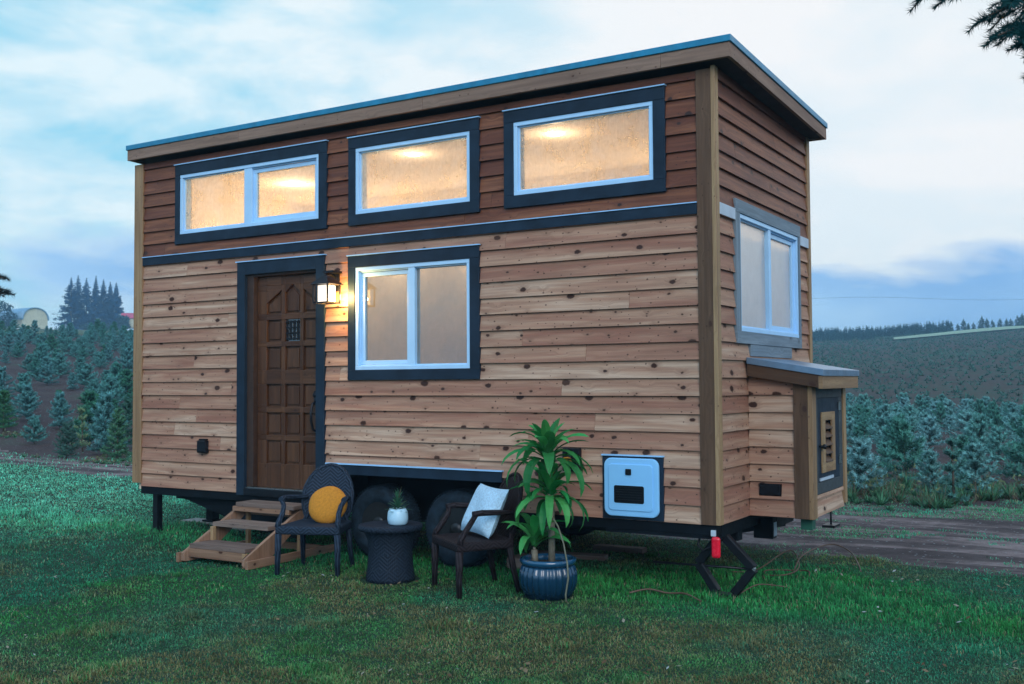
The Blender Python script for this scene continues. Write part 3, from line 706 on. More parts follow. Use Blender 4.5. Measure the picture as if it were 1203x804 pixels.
# trailer
m = MB()
m.box(-6.26, -3.72, -.010, .09, .455, .533); m.box(-1.81, -.002, -.010, .09, .455, .533); m.box(-3.72, -1.81, .55, .604, .43, .533); m.box(-6.26, -.002, 2.41, 2.50, .44, .533)
m.box(-.09, .0, .092, 2.408, .43, .5335)
for x in np.arange(-6.2, -.2, .6): m.box(x, x+.06, (.61 if -3.8 < x < -1.75 else .091), 2.409, .45, .532)
m.box(-6.26, -3.7, .45, .55, .36, .449); m.box(-1.83, .0, .45, .55, .36, .449); m.box(-6.26, .0, 1.95, 2.05, .36, .449)
tr = m.build('trailer_frame', M['frame'], house, .004)
m = MB(); m.box(-.9, .0, -.006, .06, .43, .4545); m.build('rear_rail', M['frame'], tr)
m = MB(); m.prism([(-5.86, .452), (-4.2, .452), (-4.2, .12), (-4.75, .17)], FR, -.16, -.10); m.build('skid_plate', M['frame'], tr)
m = MB(); m.box(-6.2, -.1, .12, 2.4, .534, .5345); 
# fender and wheel bay
m = MB(); m.fbox(FR, -3.70, -1.825, .765, .853, -.06, .040); fd = m.build('fender', M['trim'], house, .003)
m = MB(); m.fbox(FR, -3.71, -1.815, .854, .866, 0, .052); m.build('flashing', M['flash'], fd)
m = MB(); m.fbox(FR, -3.70, -1.83, .30, .764, -.60, -.55); m.fbox(FR, -3.70, -1.83, .765, .80, -.60, -.062); m.fbox(FR, -3.72, -3.70, .5351, .764, -.60, 0.0); m.fbox(FR, -1.83, -1.81, .5351, .764, -.60, 0.0); m.build('wheel_bay', M['frame'], house)
def wheel(x, y0, sgn):
    prof = [(.19, 0), (.20, -.012), (.24, -.02), (.30, -.012), (.325, .01), (.332, .05), (.332, .15), (.325, .19), (.30, .21), (.2, .21)]
    mb = MB(); mb.lathe(prof, (x, y0, .332), 48, axis='y')
    w = mb.build('wheel', M['rubber'], tr)
    mb = MB(); mb.lathe([(.188, -.005), (.180, .012), (.165, .03), (.10, .035), (.06, .0), (.055, -.02), (.02, -.025)], (x, y0, .332), 32, axis='y'); r_ = mb.build('rim', M['rim'], w)
    for k in range(6):
        a = k*PI/3; mb = MB(); mb.lathe([(.011, 0), (.011, -.022), (.005, -.026)], (x+.085*math.cos(a), y0+.022, .332+.085*math.sin(a)), 8, axis='y'); mb.build('wheel_nut', M['steel'], w)
    mb = MB()
    for k in range(72):
        a = 2*PI*k/72
        for yy in (.035, .10, .165):
            p = (x+.334*math.cos(a+yy*.4), y0+yy, .332+.334*math.sin(a+yy*.4)); mb.beam((p[0], p[1]-.025, p[2]), (p[0], p[1]+.025, p[2]), .012, .01, (math.cos(a), 0, math.sin(a)))
    mb.build('tread', M['rubber'], w)
for x in (-3.21, -2.37): wheel(x, .10, -1)
for x in (-3.21, -2.37):
    mb = MB(); mb.lathe([(.19, 0), (.30, -.01), (.332, .04), (.332, .16), (.30, .21), (.19, .21)], (x, 2.2, .332), 32, axis='y'); mb.build('wheel', M['rubber'], tr)
m = MB(); m.tube([(-3.21, .3, .332), (-3.21, 2.2, .332)], .035); m.tube([(-2.37, .3, .332), (-2.37, 2.2, .332)], .035); m.build('axle', M['frame'], tr)
# scissor jack under the near corner
jy = .10; J = lambda x, z: (x, jy, z)
m = MB(); m.beam(J(-.02, .44), J(-.185, .235), .062, .062, (0, 1, 0)); m.beam(J(.02, .44), J(.235, .225), .062, .062, (0, 1, 0)); m.beam(J(-.185, .235), J(-.045, .03), .062, .062, (0, 1, 0)); m.beam(J(.235, .225), J(.085, .03), .062, .062, (0, 1, 0))
m.box(-.07, .09, jy-.05, jy+.05, .0, .03); jk = m.build('scissor_jack', M['black'], tr, .006)
m = MB(); m.tube([J(-.55, .21), J(.25, .222)], .009, 8); m.build('screw_rod', M['iron'], jk)
m = MB(); m.tube([J(.235, .225), (.235, jy-.03, .225)], .018, 10); m.build('pivot', M['steel'], jk)
m = MB(); m.fbox(FR, -.035, .032, .30, .455, .012, .05); m.build('tail_light', M['red'], tr, .02)
m = MB(); m.fbox(FR, -.04, -.005, .456, .50, .012, .035); m.build('reflector', M['pale_trim'], tr, .003)
m = MB(); m.tube([(-.15, .05, .45), (-.16, .02, .38), (-.12, .02, .34), (-.06, .03, .37), (-.03, .05, .43)], .009, 8); m.build('cable', M['black'], tr)
# rear/far bits below the short wall
m = MB(); m.box(-.06, .10, 1.0, 1.10, .31, .48); m.box(-.06, .04, 1.3, 1.8, .36, .45); m.build('hitch_bracket', M['frame'], tr, .004)
m = MB(); m.box(.102, .106, 1.02, 1.09, .33, .44); m.build('data_plate', M['pale_trim'], tr)
m = MB(); m.beam((-.2, .2, .46), (.0, 1.6, .40), .06, .12); m.build('cross_member', M['frame'], tr)
# left stabiliser legs
zl = hz(-6.2, .1)
m = MB(); m.box(-6.15, -6.08, .05, .12, zl-.02, .455); m.box(-6.155, -6.075, .045, .125, zl-.02, zl+.015); m.build('stabilizer_leg', M['black'], tr, .004)
m = MB(); m.box(-6.16, -6.06, .78, .88, zl+.03, .449); m.box(-6.19, -6.03, .75, .91, zl+.01, zl+.03); m.build('stabilizer_leg', M['frame'], tr, .004)
m = MB(); m.box(-6.5, -5.5, .72, .95, -.03, .028); pad = m.build('leveling_board', M['concrete'], None, .004, (0, 0, zl-.02)); tag(pad, 'pale flat board under the trailer leg at the left end of the house', 'board', )

# ------------------------------------------------------------------ things around the house
st = thing('wooden_steps', 'three-tread timber steps leading up to the brown front door', 'steps', (0, 0, 0))
def st_part(name, boxes, mat, bev=.003):
    m = MB()
    for b_ in boxes: m.box(*b_)
    return m.build(name, M[mat], st, bev)
st_part('tread', [(-4.60, -3.88, -.285, -.06, .445, .483)], 'grey_wood')
st_part('tread', [(-4.64, -3.95, -.53, -.27, .288, .325)], 'grey_wood')
st_part('tread', [(-4.64, -3.95, -.80, -.53, .128, .165)], 'grey_wood')
for x in (-4.66, -3.912):
    m = MB(); m.beam((x, -.86, .045), (x, -.10, .455-.04), .035, .16, (0, 0, 1)) if 0 else m.prism([(.84, .012), (.86, .02), (.86, .09), (.16, .443), (.10, .443), (.10, .36), (.62, .012)], lambda u, w, d: (d, -u, w), x-.018, x+.018)
    m.build('stringer', M['step_wood'], st, .003)
st_part('riser', [(-4.645, -3.932, -.283, -.25, .40, .444)], 'step_wood'); st_part('riser', [(-4.64, -3.94, -.81, -.78, .05, .127)], 'step_wood')
for x in (-4.63, -3.98): st_part('post', [(x, x+.035, -.13, -.09, .0, .444)], 'yellow_board')
st_part('post', [(-3.972, -3.935, -.818, -.783, .0, .127)], 'yellow_board'); st_part('post', [(-4.638, -4.60, -.56, -.52, .16, .287)], 'yellow_board')
st_part('base_rail', [(-3.889, -3.855, -.86, .25, .005, .075)], 'step_wood'); st_part('base_rail', [(-4.72, -4.686, -.88, -.05, .005, .09)], 'step_wood')
st_part('back_rail', [(-4.645, -3.932, -.10, -.062, .35, .43)], 'step_wood')
st_part('cross_rail', [(-4.66, -3.9, .14, .18, .005, .07)], 'step_wood')

def make_chair(wk, label, loc, rz_):
    t = thing('armchair', label, 'chair', loc, rz_, 'wicker armchairs in front of the house')
    P = lambda n, mb, b=0.: mb.build(n, M[wk], t, b)
    # seat: trapezoid with soft front edge; chair faces -y
    m = MB(); pts = []
    for x, y in ((-.28, -.25), (.28, -.25), (.235, .23), (-.235, .23)): pts.append((x, y))
    n0 = len(m.v); 
    for z in (.335, .405):
        for x, y in pts: m.v.append((x, y, z))
    m.face([0, 3, 2, 1], [(p[0], p[1]) for p in pts]); m.face([4, 5, 6, 7], [(p[0], p[1]) for p in pts])
    for k in range(4):
        k2 = (k+1) % 4; ln = math.dist(pts[k], pts[k2]); m.face([k, k2, 4+k2, 4+k], [(0, 0), (ln, 0), (ln, .07), (0, .07)])
    P('seat', m, .018)
    for sx in (-1, 1):
        m = MB(); m.tube([(sx*.255, -.225, .34), (sx*.258, -.228, .2), (sx*.262, -.232, 0)], [.029, .027, .021], 10); P('leg', m)
        m = MB(); m.tube([(sx*.205, .20, .36), (sx*.212, .225, .2), (sx*.225, .27, 0)], [.027, .024, .019], 10); P('leg', m)
        m = MB(); m.tube([(sx*.265, -.225, .39), (sx*.258, -.215, .43), (sx*.245, -.16, .50), (sx*.25, -.12, .56), (sx*.272, -.105, .60), (sx*.275, -.09, .615)], [.024, .024, .022, .021, .020, .019], 10)
        m.tube([(sx*.275, -.125, .612), (sx*.275, -.05, .618), (sx*.255, .08, .612), (sx*.20, .20, .60), (sx*.17, .235, .595)], [.022, .023, .021, .019, .017], 10); P('armrest', m)
    # oval back, leaning
    m = MB(); n = 40; rings = [(0, .012), (.5, .015), (.86, .016), (.97, .012), (1.0, 0)]
    lean = .22
    def bp(s_, a, d): 
        x = s_*.222*math.cos(a); zz = s_*.28*math.sin(a); y = .235+d-.35*x*x*2+ (zz+.28)*lean
        return (x, y, .585+zz)
    for sg in (-1, 1):
        base = len(m.v)
        for s_, d in rings:
            for k in range(n): m.v.append(bp(max(s_, .01), 2*PI*k/n, sg*d))
        for i in range(len(rings)-1):
            for k in range(n):
                k2 = (k+1) % n; fc = [base+i*n+k, base+i*n+k2, base+(i+1)*n+k2, base+(i+1)*n+k]
                m.face(fc, [(m.v[q][0]+.3, m.v[q][2]) for q in fc], True)
        m.face([base+k for k in range(n)], [(m.v[base+k][0]+.3, m.v[base+k][2]) for k in range(n)])
    P('backrest', m)
    m = MB(); m.tube([bp(1.0, 2*PI*k/36, 0) for k in range(36)], .019, 8, closed=True); P('back_rim', m)
    for sx in (-1, 1): m = MB(); m.tube([(sx*.20, .205, .38), (sx*.17, .24, .45), (sx*.13, .262, .50)], [.02, .018, .016], 8); P('back_support', m)
    return t
chL = make_chair('wicker', 'dark navy wicker armchair with a round mustard cushion beside the steps', (-3.34, -.57, 0), .38)
chR = make_chair('wicker_b', 'dark brown wicker armchair holding a white square pillow beside the potted plant', (-1.735, -.585, 0), -.60)
def cushion_round(loc, rot):
    m = MB(); n = 36; prof = [(.02, .055), (.085, .054), (.136, .044), (.162, .023), (.170, 0), (.162, -.023), (.136, -.044), (.085, -.054), (.02, -.055)]
    base = 0
    for i, (r_, y) in enumerate(prof):
        for k in range(n):
            a = 2*PI*k/n; rr = r_*(1+.012*math.sin(5*a+1)); m.v.append((rr*math.cos(a), y, rr*math.sin(a)))
    for i in range(len(prof)-1):
        for k in range(n): k2 = (k+1) % n; m.face([i*n+k, i*n+k2, (i+1)*n+k2, (i+1)*n+k], None, True)
    m.face(list(range(n))); m.face([(len(prof)-1)*n+k for k in range(n)])
    o = m.build('round_cushion', M['mustard'], None); o.location = loc; o.rotation_euler = rot; return o
c_, s_ = math.cos(.38), math.sin(.38)
o = cushion_round((-3.34+.075*c_-.055*s_, -.57+.075*s_+.055*c_, .400+.166*.90), (-.46, 0, .38+.05)); tag(o, 'round mustard yellow cushion leaning on the navy chair beside the steps', 'cushion')
def pillow(loc, rot, w, h, th):
    m = MB(); n = 18
    for sg in (-1, 1):
        base = len(m.v)
        for i in range(n+1):
            for j in range(n+1):
                u, v = i/n*2-1, j/n*2-1
                pin = 1-.07*(1-abs(u))*0-.06*(abs(v)**2)*(1-u*u)
                q = max(0, (1-u**4)*(1-v**4))**.55
                m.v.append((u*w/2*(1-.07*(1-v*v)), sg*th/2*q*(1+.12*math.sin(4*u+2*v)), v*h/2*(1-.07*(1-u*u))))
        for i in range(n):
            for j in range(n):
                a = base+i*(n+1)+j; m.face([a, a+1, a+n+2, a+n+1], None, True)
    o = m.build('square_pillow', M['white_knit'], None); o.location = loc; o.rotation_euler = rot; return o
ang = -.60; c_, s_ = math.cos(ang), math.sin(ang)
lp = (.0, .085); o = pillow((-1.735+lp[0]*c_-lp[1]*s_, -.585+lp[0]*s_+lp[1]*c_, .602), (-.45, .04, ang+.15), .42, .40, .14)
tag(o, 'white fluffy square pillow on the brown wicker chair', 'pillow')

# side table
tb = thing('side_table', 'round dark wicker side table standing between the two armchairs', 'table', (-2.55, -.58, 0))
m = MB(); m.lathe([(.17, .0), (.198, .005), (.198, .03), (.186, .10), (.176, .22), (.182, .32), (.205, .385), (.21, .40)], n=48); m.build('base', M['wicker_t'], tb)
m = MB(); m.lathe([(.22, .40), (.256, .405), (.262, .425), (.256, .445), (.23, .45), (.01, .45)], n=48); m.build('tabletop', M['wicker_t'], tb)
pp = thing('potted_succulent', 'small white pot with a green succulent on the round side table', 'potted plant', (-2.46, -.60, .4505))
m = MB(); m.lathe([(.062, 0), (.078, .012), (.084, .05), (.08, .10), (.068, .128), (.060, .130), (.058, .11)], n=32); m.build('pot', M['ceramic'], pp)
m = MB(); m.lathe([(.0585, .105), (.03, .11), (.004, .112)], n=20); m.build('soil', M['soil'], pp)
def strap(base, dirxy, elev, length, width, droop, col, seg=7, twist=0., fold=.25):
    """one strap leaf -> triangles"""
    p = np.array(base, float); d = np.array([dirxy[0], dirxy[1], 0.]); d /= np.linalg.norm(d)
    side = np.array([-d[1], d[0], 0.]); T = []; Cc = []; e = elev; pts = []
    for i in range(seg+1):
        t = i/seg; w = width*math.sin(PI*min(1, (t*.88+.10)))**.75*.5
        if i == seg: w = .001
        nrm = np.array([-d[0]*math.sin(e), -d[1]*math.sin(e), math.cos(e)])
        sd = side*math.cos(twist*t)+nrm*math.sin(twist*t)
        pts.append((p-sd*w+nrm*w*fold, p.copy(), p+sd*w+nrm*w*fold))
        p = p+(d*math.cos(e)+np.array([0, 0, math.sin(e)]))*length/seg; e -= droop/seg
    for i in range(seg):
        a, b = pts[i], pts[i+1]
        for k in (0, 1):
            T += [(a[k], a[k+1], b[k+1]), (a[k], b[k+1], b[k])]
            c = np.array(col)*(.85+.3*(i/seg)); c1 = c*1.0
            Cc += [(c, c1, c1)]*2
    return T, Cc
T_, C_ = [], []
for k in range(60):
    a = k*2.4; e = .15+1.3*(k/60); r_ = .035*(1-k/40)
    t, c = strap((r_*math.cos(a), r_*math.sin(a), .10+.0018*k), (math.cos(a), math.sin(a)), e, random.uniform(.055, .10), .02, .3, np.array([.04, .16, .095])*random.uniform(.6, 1.4), 3)
    T_ += t; C_ += c
for k in range(3):
    t, c = strap((0, 0, .16), (math.cos(k*2+2), math.sin(k*2+2)), 1.3, .10+.03*k, .012, .2, (.10, .12, .08), 3); T_ += t; C_ += c
trimesh('foliage', T_, C_, M['leaf'], parent=pp)

# big potted plant
dp = thing('potted_dracaena', 'tall green corn plant in a glossy blue fluted pot right of the chairs', 'potted plant', (-1.12, -.53, 0))
m = MB(); m.lathe([(.145, 0), (.158, .01), (.186, .06), (.202, .12), (.201, .18), (.188, .225), (.176, .24)], n=144, flute=.075, nf=26, cap=True); pot = m.build('pot', M['glaze'], dp)
m = MB(); m.lathe([(.176, .238), (.202, .25), (.211, .265), (.209, .283), (.196, .290), (.178, .285), (.173, .26), (.171, .235)], n=64, cap=False); m.build('rim', M['glaze'], pot)
m = MB(); m.lathe([(.172, .243), (.1, .25), (.004, .252)], n=32); m.build('soil', M['soil'], dp)
m = MB(); m.tube([(.03, .0, .24), (.032, .0, .45), (.03, .005, .62), (.02, .0, .74), (.01, 0, .86), (.0, 0, .98)], [.026, .025, .024, .021, .018, .014], 10); m.build('trunk', M['cane'], dp)
m = MB(); m.tube([(-.10, -.02, .24), (-.105, -.02, .34)], [.026, .024], 10); m.tube([(-.105, -.02, .335), (-.10, -.03, .36)], [.012, .01], 8); m.build('stump', M['cane'], dp)
def crown(base, n, lmin, lmax, lo, hi, green, seed, width=.055):
    rnd = random.Random(seed); T_, C_ = [], []
    for k in range(n):
        a = k*2.39996+rnd.uniform(-.2, .2); f = k/n
        e = lo+(hi-lo)*f+rnd.uniform(-.15, .15)
        ln = rnd.uniform(lmin, lmax)*(1-.35*f); z = .10*f
        c = np.array(green)*rnd.uniform(.55, 1.5); c[0] *= rnd.uniform(.6, 1.8)
        t, cc = strap((base[0]+.012*math.cos(a), base[1]+.012*math.sin(a), base[2]+z), (math.cos(a), math.sin(a)), e, ln, width*rnd.uniform(.75, 1.15), rnd.uniform(1.3, 3.2)*(1-.5*f), c, 8, rnd.uniform(-.5, .5))
        T_ += t; C_ += cc
    trimesh('foliage', T_, C_, M['leaf'], parent=dp)
G1 = (.03, .27, .07)
crown((.0, 0, .97), 34, .36, .52, .35, 1.5, G1, 1, .078); crown((.02, 0, .70), 30, .30, .50, .0, 1.45, G1, 2, .076); crown((-.10, -.03, .36), 12, .30, .42, .75, 1.4, G1, 3, .085)
m = MB(); m.tube([(.0, -.05, .50), (.04, -.06, .585), (.09, -.08, .59), (.14, -.10, .54), (.19, -.11, .42), (.225, -.12, .28), (.237, -.13, .18), (.22, -.14, .06), (.23, -.15, .01)], .0065, 8); m.build('watering_tube', M['tube'], dp)

# cords and boards on the grass
def cord(name, pts, label, r_=.007):
    m = MB(); P = []
    pts = [np.array(p, float) for p in pts]
    for i in range(len(pts)-1):
        p0, p1, p2, p3 = pts[max(i-1, 0)], pts[i], pts[i+1], pts[min(i+2, len(pts)-1)]
        for t in np.linspace(0, 1, 7, endpoint=False):
            P.append(.5*((2*p1)+(-p0+p2)*t+(2*p0-5*p1+4*p2-p3)*t*t+(-p0+3*p1-3*p2+p3)*t**3))
    P.append(pts[-1]); m.tube(P, r_, 6)
    return tag(m.build(name, M['cord'], None), label, 'cord')
cord('cord', [(-.62, -.20, .02), (-.50, -.12, .045), (-.35, -.11, .03), (-.2, -.14, .045), (-.06, -.18, .01)], 'brown cord lying in the grass left of the scissor jack')
cord('cord', [(.10, .06, .01), (.13, .20, .04), (.18, .38, .06), (.28, .55, .03), (.36, .62, .01)], 'short brown cord end in the grass just right of the scissor jack', .005)
cord('cord', [(-.25, 1.0, .02), (-.08, 1.12, .03), (.02, 1.55, .12), (.10, 1.60, .12), (.22, 1.3, .05), (.2, 1.05, .03), (.05, 1.0, .02), (.0, 1.15, .03), (.2, 1.25, .03), (.32, 1.22, .04), (.36, 1.1, .02)], 'small looped coil of brown cord on the grass behind the scissor jack', .006)
cord('cord', [(.2, 1.22, .02), (.18, 1.5, .10), (.22, 1.9, .13), (.34, 2.0, .15), (.5, 1.9, .11), (.62, 1.65, .05), (.66, 1.55, .01)], 'brown cord arching over the grass below the cabinet', .006)
def plank(a, b, w, h, lab):
    m = MB(); m.beam((a[0], a[1], h/2-.005), (b[0], b[1], h/2-.005), w, h); return tag(m.build('leveling_plank', M['grey_wood'], None, .004), lab, 'plank', None)
plank((-2.15, 1.0), (-1.45, 1.12), .14, .045, 'dark plank in the grass under the trailer behind the blue pot')
plank((-1.8, 1.6), (-1.3, 1.62), .12, .05, 'dark plank lying under the trailer behind the white heater hatch')
m = MB(); m.box(-2.0, -1.78, .30, .55, 0, .10); tag(m.build('wheel_chock', M['grey_wood'], None, .02), 'wooden chock wedged against the rear trailer wheel', 'wheel chock')

# ------------------------------------------------------------------ vegetation
def nrmv(v): return v/(np.linalg.norm(v, axis=-1, keepdims=True)+1e-9)
def needles(A, B, per, ln, wd, tilt=.6, rng=RNG, tipfrost=1., rad0=0.):
    """needles round the segments A->B; returns tris and a 0..1 outward value per vertex"""
    m_ = len(A); D = nrmv(B-A)
    i = np.repeat(np.arange(m_), per); t = rng.random(len(i))
    P = A[i]+(B[i]-A[i])*t[:, None]; d = D[i]
    rv = rng.normal(size=(len(i), 3)); perp = nrmv(rv-d*np.sum(rv*d, 1, keepdims=True))
    nd = nrmv(perp+d*tilt*rng.uniform(.5, 1.6, (len(i), 1))); nd[:, 2] += .15
    l = (ln*rng.uniform(.7, 1.25, len(i)))[:, None]; sd = nrmv(np.cross(nd, d))*wd
    tri = np.stack([P-sd, P+sd, P+nd*l], 1)
    return tri, i, t
def young_fir(seed, h=1.15, whorls=8, nb=6, per=26, ln=.042, wd=.0065, spread=.42, sub=2, open_=1.):
    r_ = np.random.default_rng(seed); A = []; B = []; fr = []
    top = h
    for k in range(int(h/.09)):
        z0 = h*.1+k*(h*.9)/int(h/.09); A.append((0, 0, z0)); B.append((0, 0, min(h, z0+.12))); fr.append(.35+.6*(z0/h > .8))
    for w in range(whorls):
        f = w/(whorls-1); z = h*(.10+.78*f); L_ = spread*(1.08-f*.62)
        for b in range(nb):
            a = 2*PI*(b+.5*(w % 2))/nb+r_.uniform(-.35, .35); el = .18+.75*f+r_.uniform(-.15, .3)
            l = L_*r_.uniform(.65, 1.2); d = np.array([math.cos(a)*math.cos(el), math.sin(a)*math.cos(el), math.sin(el)])
            p0 = np.array([0, 0, z]); mid = p0+d*l*.55; d2 = nrmv(d+np.array([0, 0, .28])); p2 = mid+d2*l*.45
            A += [p0, mid]; B += [mid, p2]; fr += [.15, .8]
            for s_ in range(sub):
                for sg in (-1, 1):
                    q = p0+d*l*(.35+.3*s_); sd = np.array([-math.sin(a), math.cos(a), .12])*sg
                    e = nrmv(d*.8+sd*.75)*l*(.42-.1*s_); A.append(q); B.append(q+e); fr.append(.6)
    A = np.array(A, float); B = np.array(B, float); fr = np.array(fr)
    tri, i, t = needles(A, B, per, ln, wd, rng=r_)
    f = fr[i]*.45+.55*t*fr[i]+r_.uniform(-.15, .15, len(i)); f = np.clip(f, 0, 1)**1.4
    g = np.clip(f[:, None]+np.array([[-.08, -.08, .22]]), 0, 1)
    return tri, g, A, B
def firmesh(name, seed, dark, frost, trunk=True, **k):
    tri, g, A, B = young_fir(seed, **k)
    col = np.array(dark)*(1-g[..., None])+np.array(frost)*g[..., None]
    rr = np.random.default_rng(seed+99).uniform(.75, 1.25, len(tri))[:, None, None]
    return tri, col*rr
DK, FRT = (.008, .052, .036), (.10, .34, .31)
variants = []
def tree_proto(seed, dark, frost, h, sp, label, group=None, per=30, **kw):
    e = thing('young_fir', label, 'young fir', group=group)
    m = MB(); m.tube([(0, 0, -.05), (0, 0, h*.5), (0, 0, h*.97)], [.018, .012, .004], 6); m.build('trunk', M['bark'], e)
    t, c = firmesh('crown', seed, dark, frost, h=h, spread=sp, per=per, **kw)
    trimesh('crown', t, c, M['needles'], parent=e)
    return e
LG = 'frosted blue-green young firs growing in the field left of the house'
RG = 'frosted blue-green young firs growing in the field right of the house'
LL = 'one of many frosted blue-green young firs in rows left of the house'
RL = 'one of many frosted blue-green young firs crowding the field right of the house'
protosL = [tree_proto(s, DK, [(.15, .47, .45), (.09, .36, .30), (.13, .44, .42), (.06, .28, .17), (.16, .46, .48)][s-1], .80+.05*s, .50, LL, LG, whorls=7, ln=.062, wd=.007, per=36) for s in range(1, 6)]
protosR = [tree_proto(s+20, (.008, .055, .04), [(.30, .68, .68), (.22, .60, .56), (.30, .66, .70), (.12, .42, .34), (.26, .62, .62), (.16, .50, .46)][s-1], .68+.05*s, .50+.03*(s % 3), RL, RG, nb=5, whorls=6, ln=.062, wd=.0075, per=36) for s in range(1, 7)]
usedp = set()
def place(proto, x, y, rz_, s, label=None, group=None, drop=False):
    if proto.name not in usedp: usedp.add(proto.name); e = proto
    else:
        e = proto.copy(); C.objects.link(e)
        for ch in proto.children:
            c = ch.copy(); C.objects.link(c); c.parent = e
    e.location = (x, y, hz(x, y)); e.rotation_euler = (random.uniform(-.06, .06), random.uniform(-.06, .06), rz_); e.scale = (s, s, s*random.uniform(.9, 1.12))
    if label: e['label'] = label
    return e
def proj(x, y, z):
    d = np.stack([x-CAM[0], y-CAM[1], z-CAM[2]], -1); w = d@fw
    return 601.5+F*(d@rt)/w, 402-F*(d@up)/w, w
cand = []
ca, sa = math.cos(.32), math.sin(.32)
for i in range(-80, 81):
    for j in range(-80, 81):
        gx = i*1.62; gy = j*1.55
        if i*1.62*sa+j*1.55*ca+40 < 1e9 and (i+j) % 3 == 0 and (gx*ca-gy*sa-20) < -10: continue
        x = gx*ca-gy*sa-20; y = gx*sa+gy*ca+40
        x += random.uniform(-.28, .28); y += random.uniform(-.28, .28)
        a, r = azr(x, y)
        if y < 6.6+max(0, x)*.35+(.25 if a < .6 else .2) or a < -.45 or a > 1.35: continue
        lim = 88 if a > .6 else 47
        if r > lim: continue
        if random.random() < (.04 if a > .6 else .10): continue
        cand.append((r, x, y, a))
        if a < .6:
            x += random.uniform(.6, 1.0); y += random.uniform(.5, .9); a, r = azr(x, y)
            if r < 47 and random.random() < .7: cand.append((r, x, y, a))
cand.sort()
vis = []; rest = []
for r, x, y, a in cand:
    u, v, w = proj(np.array(x), np.array(y), np.array(hz(x, y)+.6))
    if (-15 < u < 168 or 946 < u < 1218) and len(vis) < 284: vis.append((r, x, y, a))
    else: rest.append((r, x, y, a))
special = []
for u, v, kind in ((1121, 594, 0), (115, 508, 1), (97, 531, 2), (4, 508, 3), (137, 541, 4), (71, 492, 5), (78, 540, 6), (148, 528, 7)):
    x, y = ground_at(u, v); special.append((x, y, kind))
vis = [c for c in vis if min(math.hypot(c[1]-s_[0], c[2]-s_[1]) for s_ in special) > .75]
for k, (r, x, y, a) in enumerate(vis):
    if a > .6: place(random.choice(protosL), x, y, random.uniform(0, 6.3), random.choice((.6, .8, .95, 1.1))*random.uniform(.9, 1.08))
    else: place(random.choice(protosR), x, y, random.uniform(0, 6.3), random.choice((.48, .6, .7, .78, .85, .98))*random.uniform(.9, 1.08))
for p in protosL+protosR:
    if p.name not in usedp:
        for ch in list(p.children): bpy.data.objects.remove(ch)
        bpy.data.objects.remove(p)
spl = {0: ('slender young fir with a long bare stem at the edge of the dirt road', (.01, .06, .045), (.14, .40, .36), .85, .26),
       1: ('bright green bushy young fir standing clear in the left field', (.02, .11, .035), (.06, .26, .11), .95, .30),
       2: ('pale yellow-green sapling at the front of the left field', (.08, .16, .07), (.28, .40, .22), .85, .24),
       3: ('dense green young fir cut by the left edge of the view', (.02, .10, .03), (.05, .20, .09), 1.15, .38),
       4: ('green young fir nearest the left end of the house', (.03, .12, .06), (.10, .27, .15), .9, .30),
       5: ('small compact green fir left of the bright green one in the left field', (.02, .10, .045), (.07, .24, .15), .75, .26),
       6: ('sparse small fir left of the pale yellow-green sapling at the front of the left field', (.018, .07, .05), (.07, .18, .15), .65, .34),
       7: ('dark blue-green fir just behind the green one nearest the left end of the house', (.014, .07, .045), (.07, .2, .15), 1.0, .36)}
for x, y, k in special:
    lb, dk, fr_, h, sp = spl[k]
    e = tree_proto(60+k, dk, fr_, h, sp, lb, per=(16 if k in (2, 6) else 26), **({'whorls': 5, 'nb': 4} if k in (0, 2) else {}))
    usedp.discard(e.name); place(e, x, y, k*1.3, 1.)
# the mass beyond
def merged(name, items, lods, zfun=None):
    Ts, Cs = [], []
    for k, (x, y, s, a) in enumerate(items):
        t, c = lods[k % len(lods)]; ca_, sa_ = math.cos(a), math.sin(a)
        R_ = np.array([[ca_, sa_, 0], [-sa_, ca_, 0], [0, 0, 1]])*s
        Ts.append(t@R_+np.array([x, y, hz(x, y)])); Cs.append(c*random.uniform(.8, 1.2))
    return np.concatenate(Ts), np.concatenate(Cs)
lod = [firmesh('l', 200+s, DK, FRT, h=.8, whorls=5, nb=6, per=6, ln=.08, wd=.016, sub=1, spread=.46) for s in range(4)]
lodR = [firmesh('l', 210+s, DK, (.27, .64, .64), h=.85, whorls=5, nb=6, per=7, ln=.085, wd=.016, sub=1, spread=.56) for s in range(4)]
it = [(x, y, random.uniform(.8, 1.1), random.uniform(0, 6)) for r, x, y, a in rest if a > .6]
itR = [(x, y, random.uniform(.6, .9), random.uniform(0, 6)) for r, x, y, a in rest if a <= .6]
T1, C1 = merged('', it, lod); T2, C2 = merged('', itR, lodR)
trimesh('young_fir_rows', np.concatenate([T1, T2]), np.concatenate([C1, C2]), M['needles'], 'stuff')

# seedlings on the hillside, weeds at the field's edge
def tufts(items, nb, ln, wd, dark, light, up_=.9, seed=5):
    """items: x,y,z,scale arrays"""
    r_ = np.random.default_rng(seed); X = np.repeat(items, nb, 0); n = len(X)
    a = r_.uniform(0, 2*PI, n); e = r_.uniform(up_*.5, min(1.5, up_*1.5), n); l = ln*X[:, 3]*r_.uniform(.6, 1.3, n)
    d = np.stack([np.cos(a)*np.cos(e), np.sin(a)*np.cos(e), np.sin(e)], 1); p = X[:, :3]+np.stack([np.cos(a), np.sin(a), a*0], 1)*(ln*.15)*r_.random((n, 1))
    s_ = np.stack([-np.sin(a), np.cos(a), a*0], 1)*wd; tri = np.stack([p-s_, p+s_, p+d*l[:, None]], 1)
    f = r_.random((n, 1, 1))*np.ones((1, 3, 1)); f[:, 2] = np.clip(f[:, 2]+.3, 0, 1)
    return tri, np.array(dark)*(1-f)+np.array(light)*f
pts = []
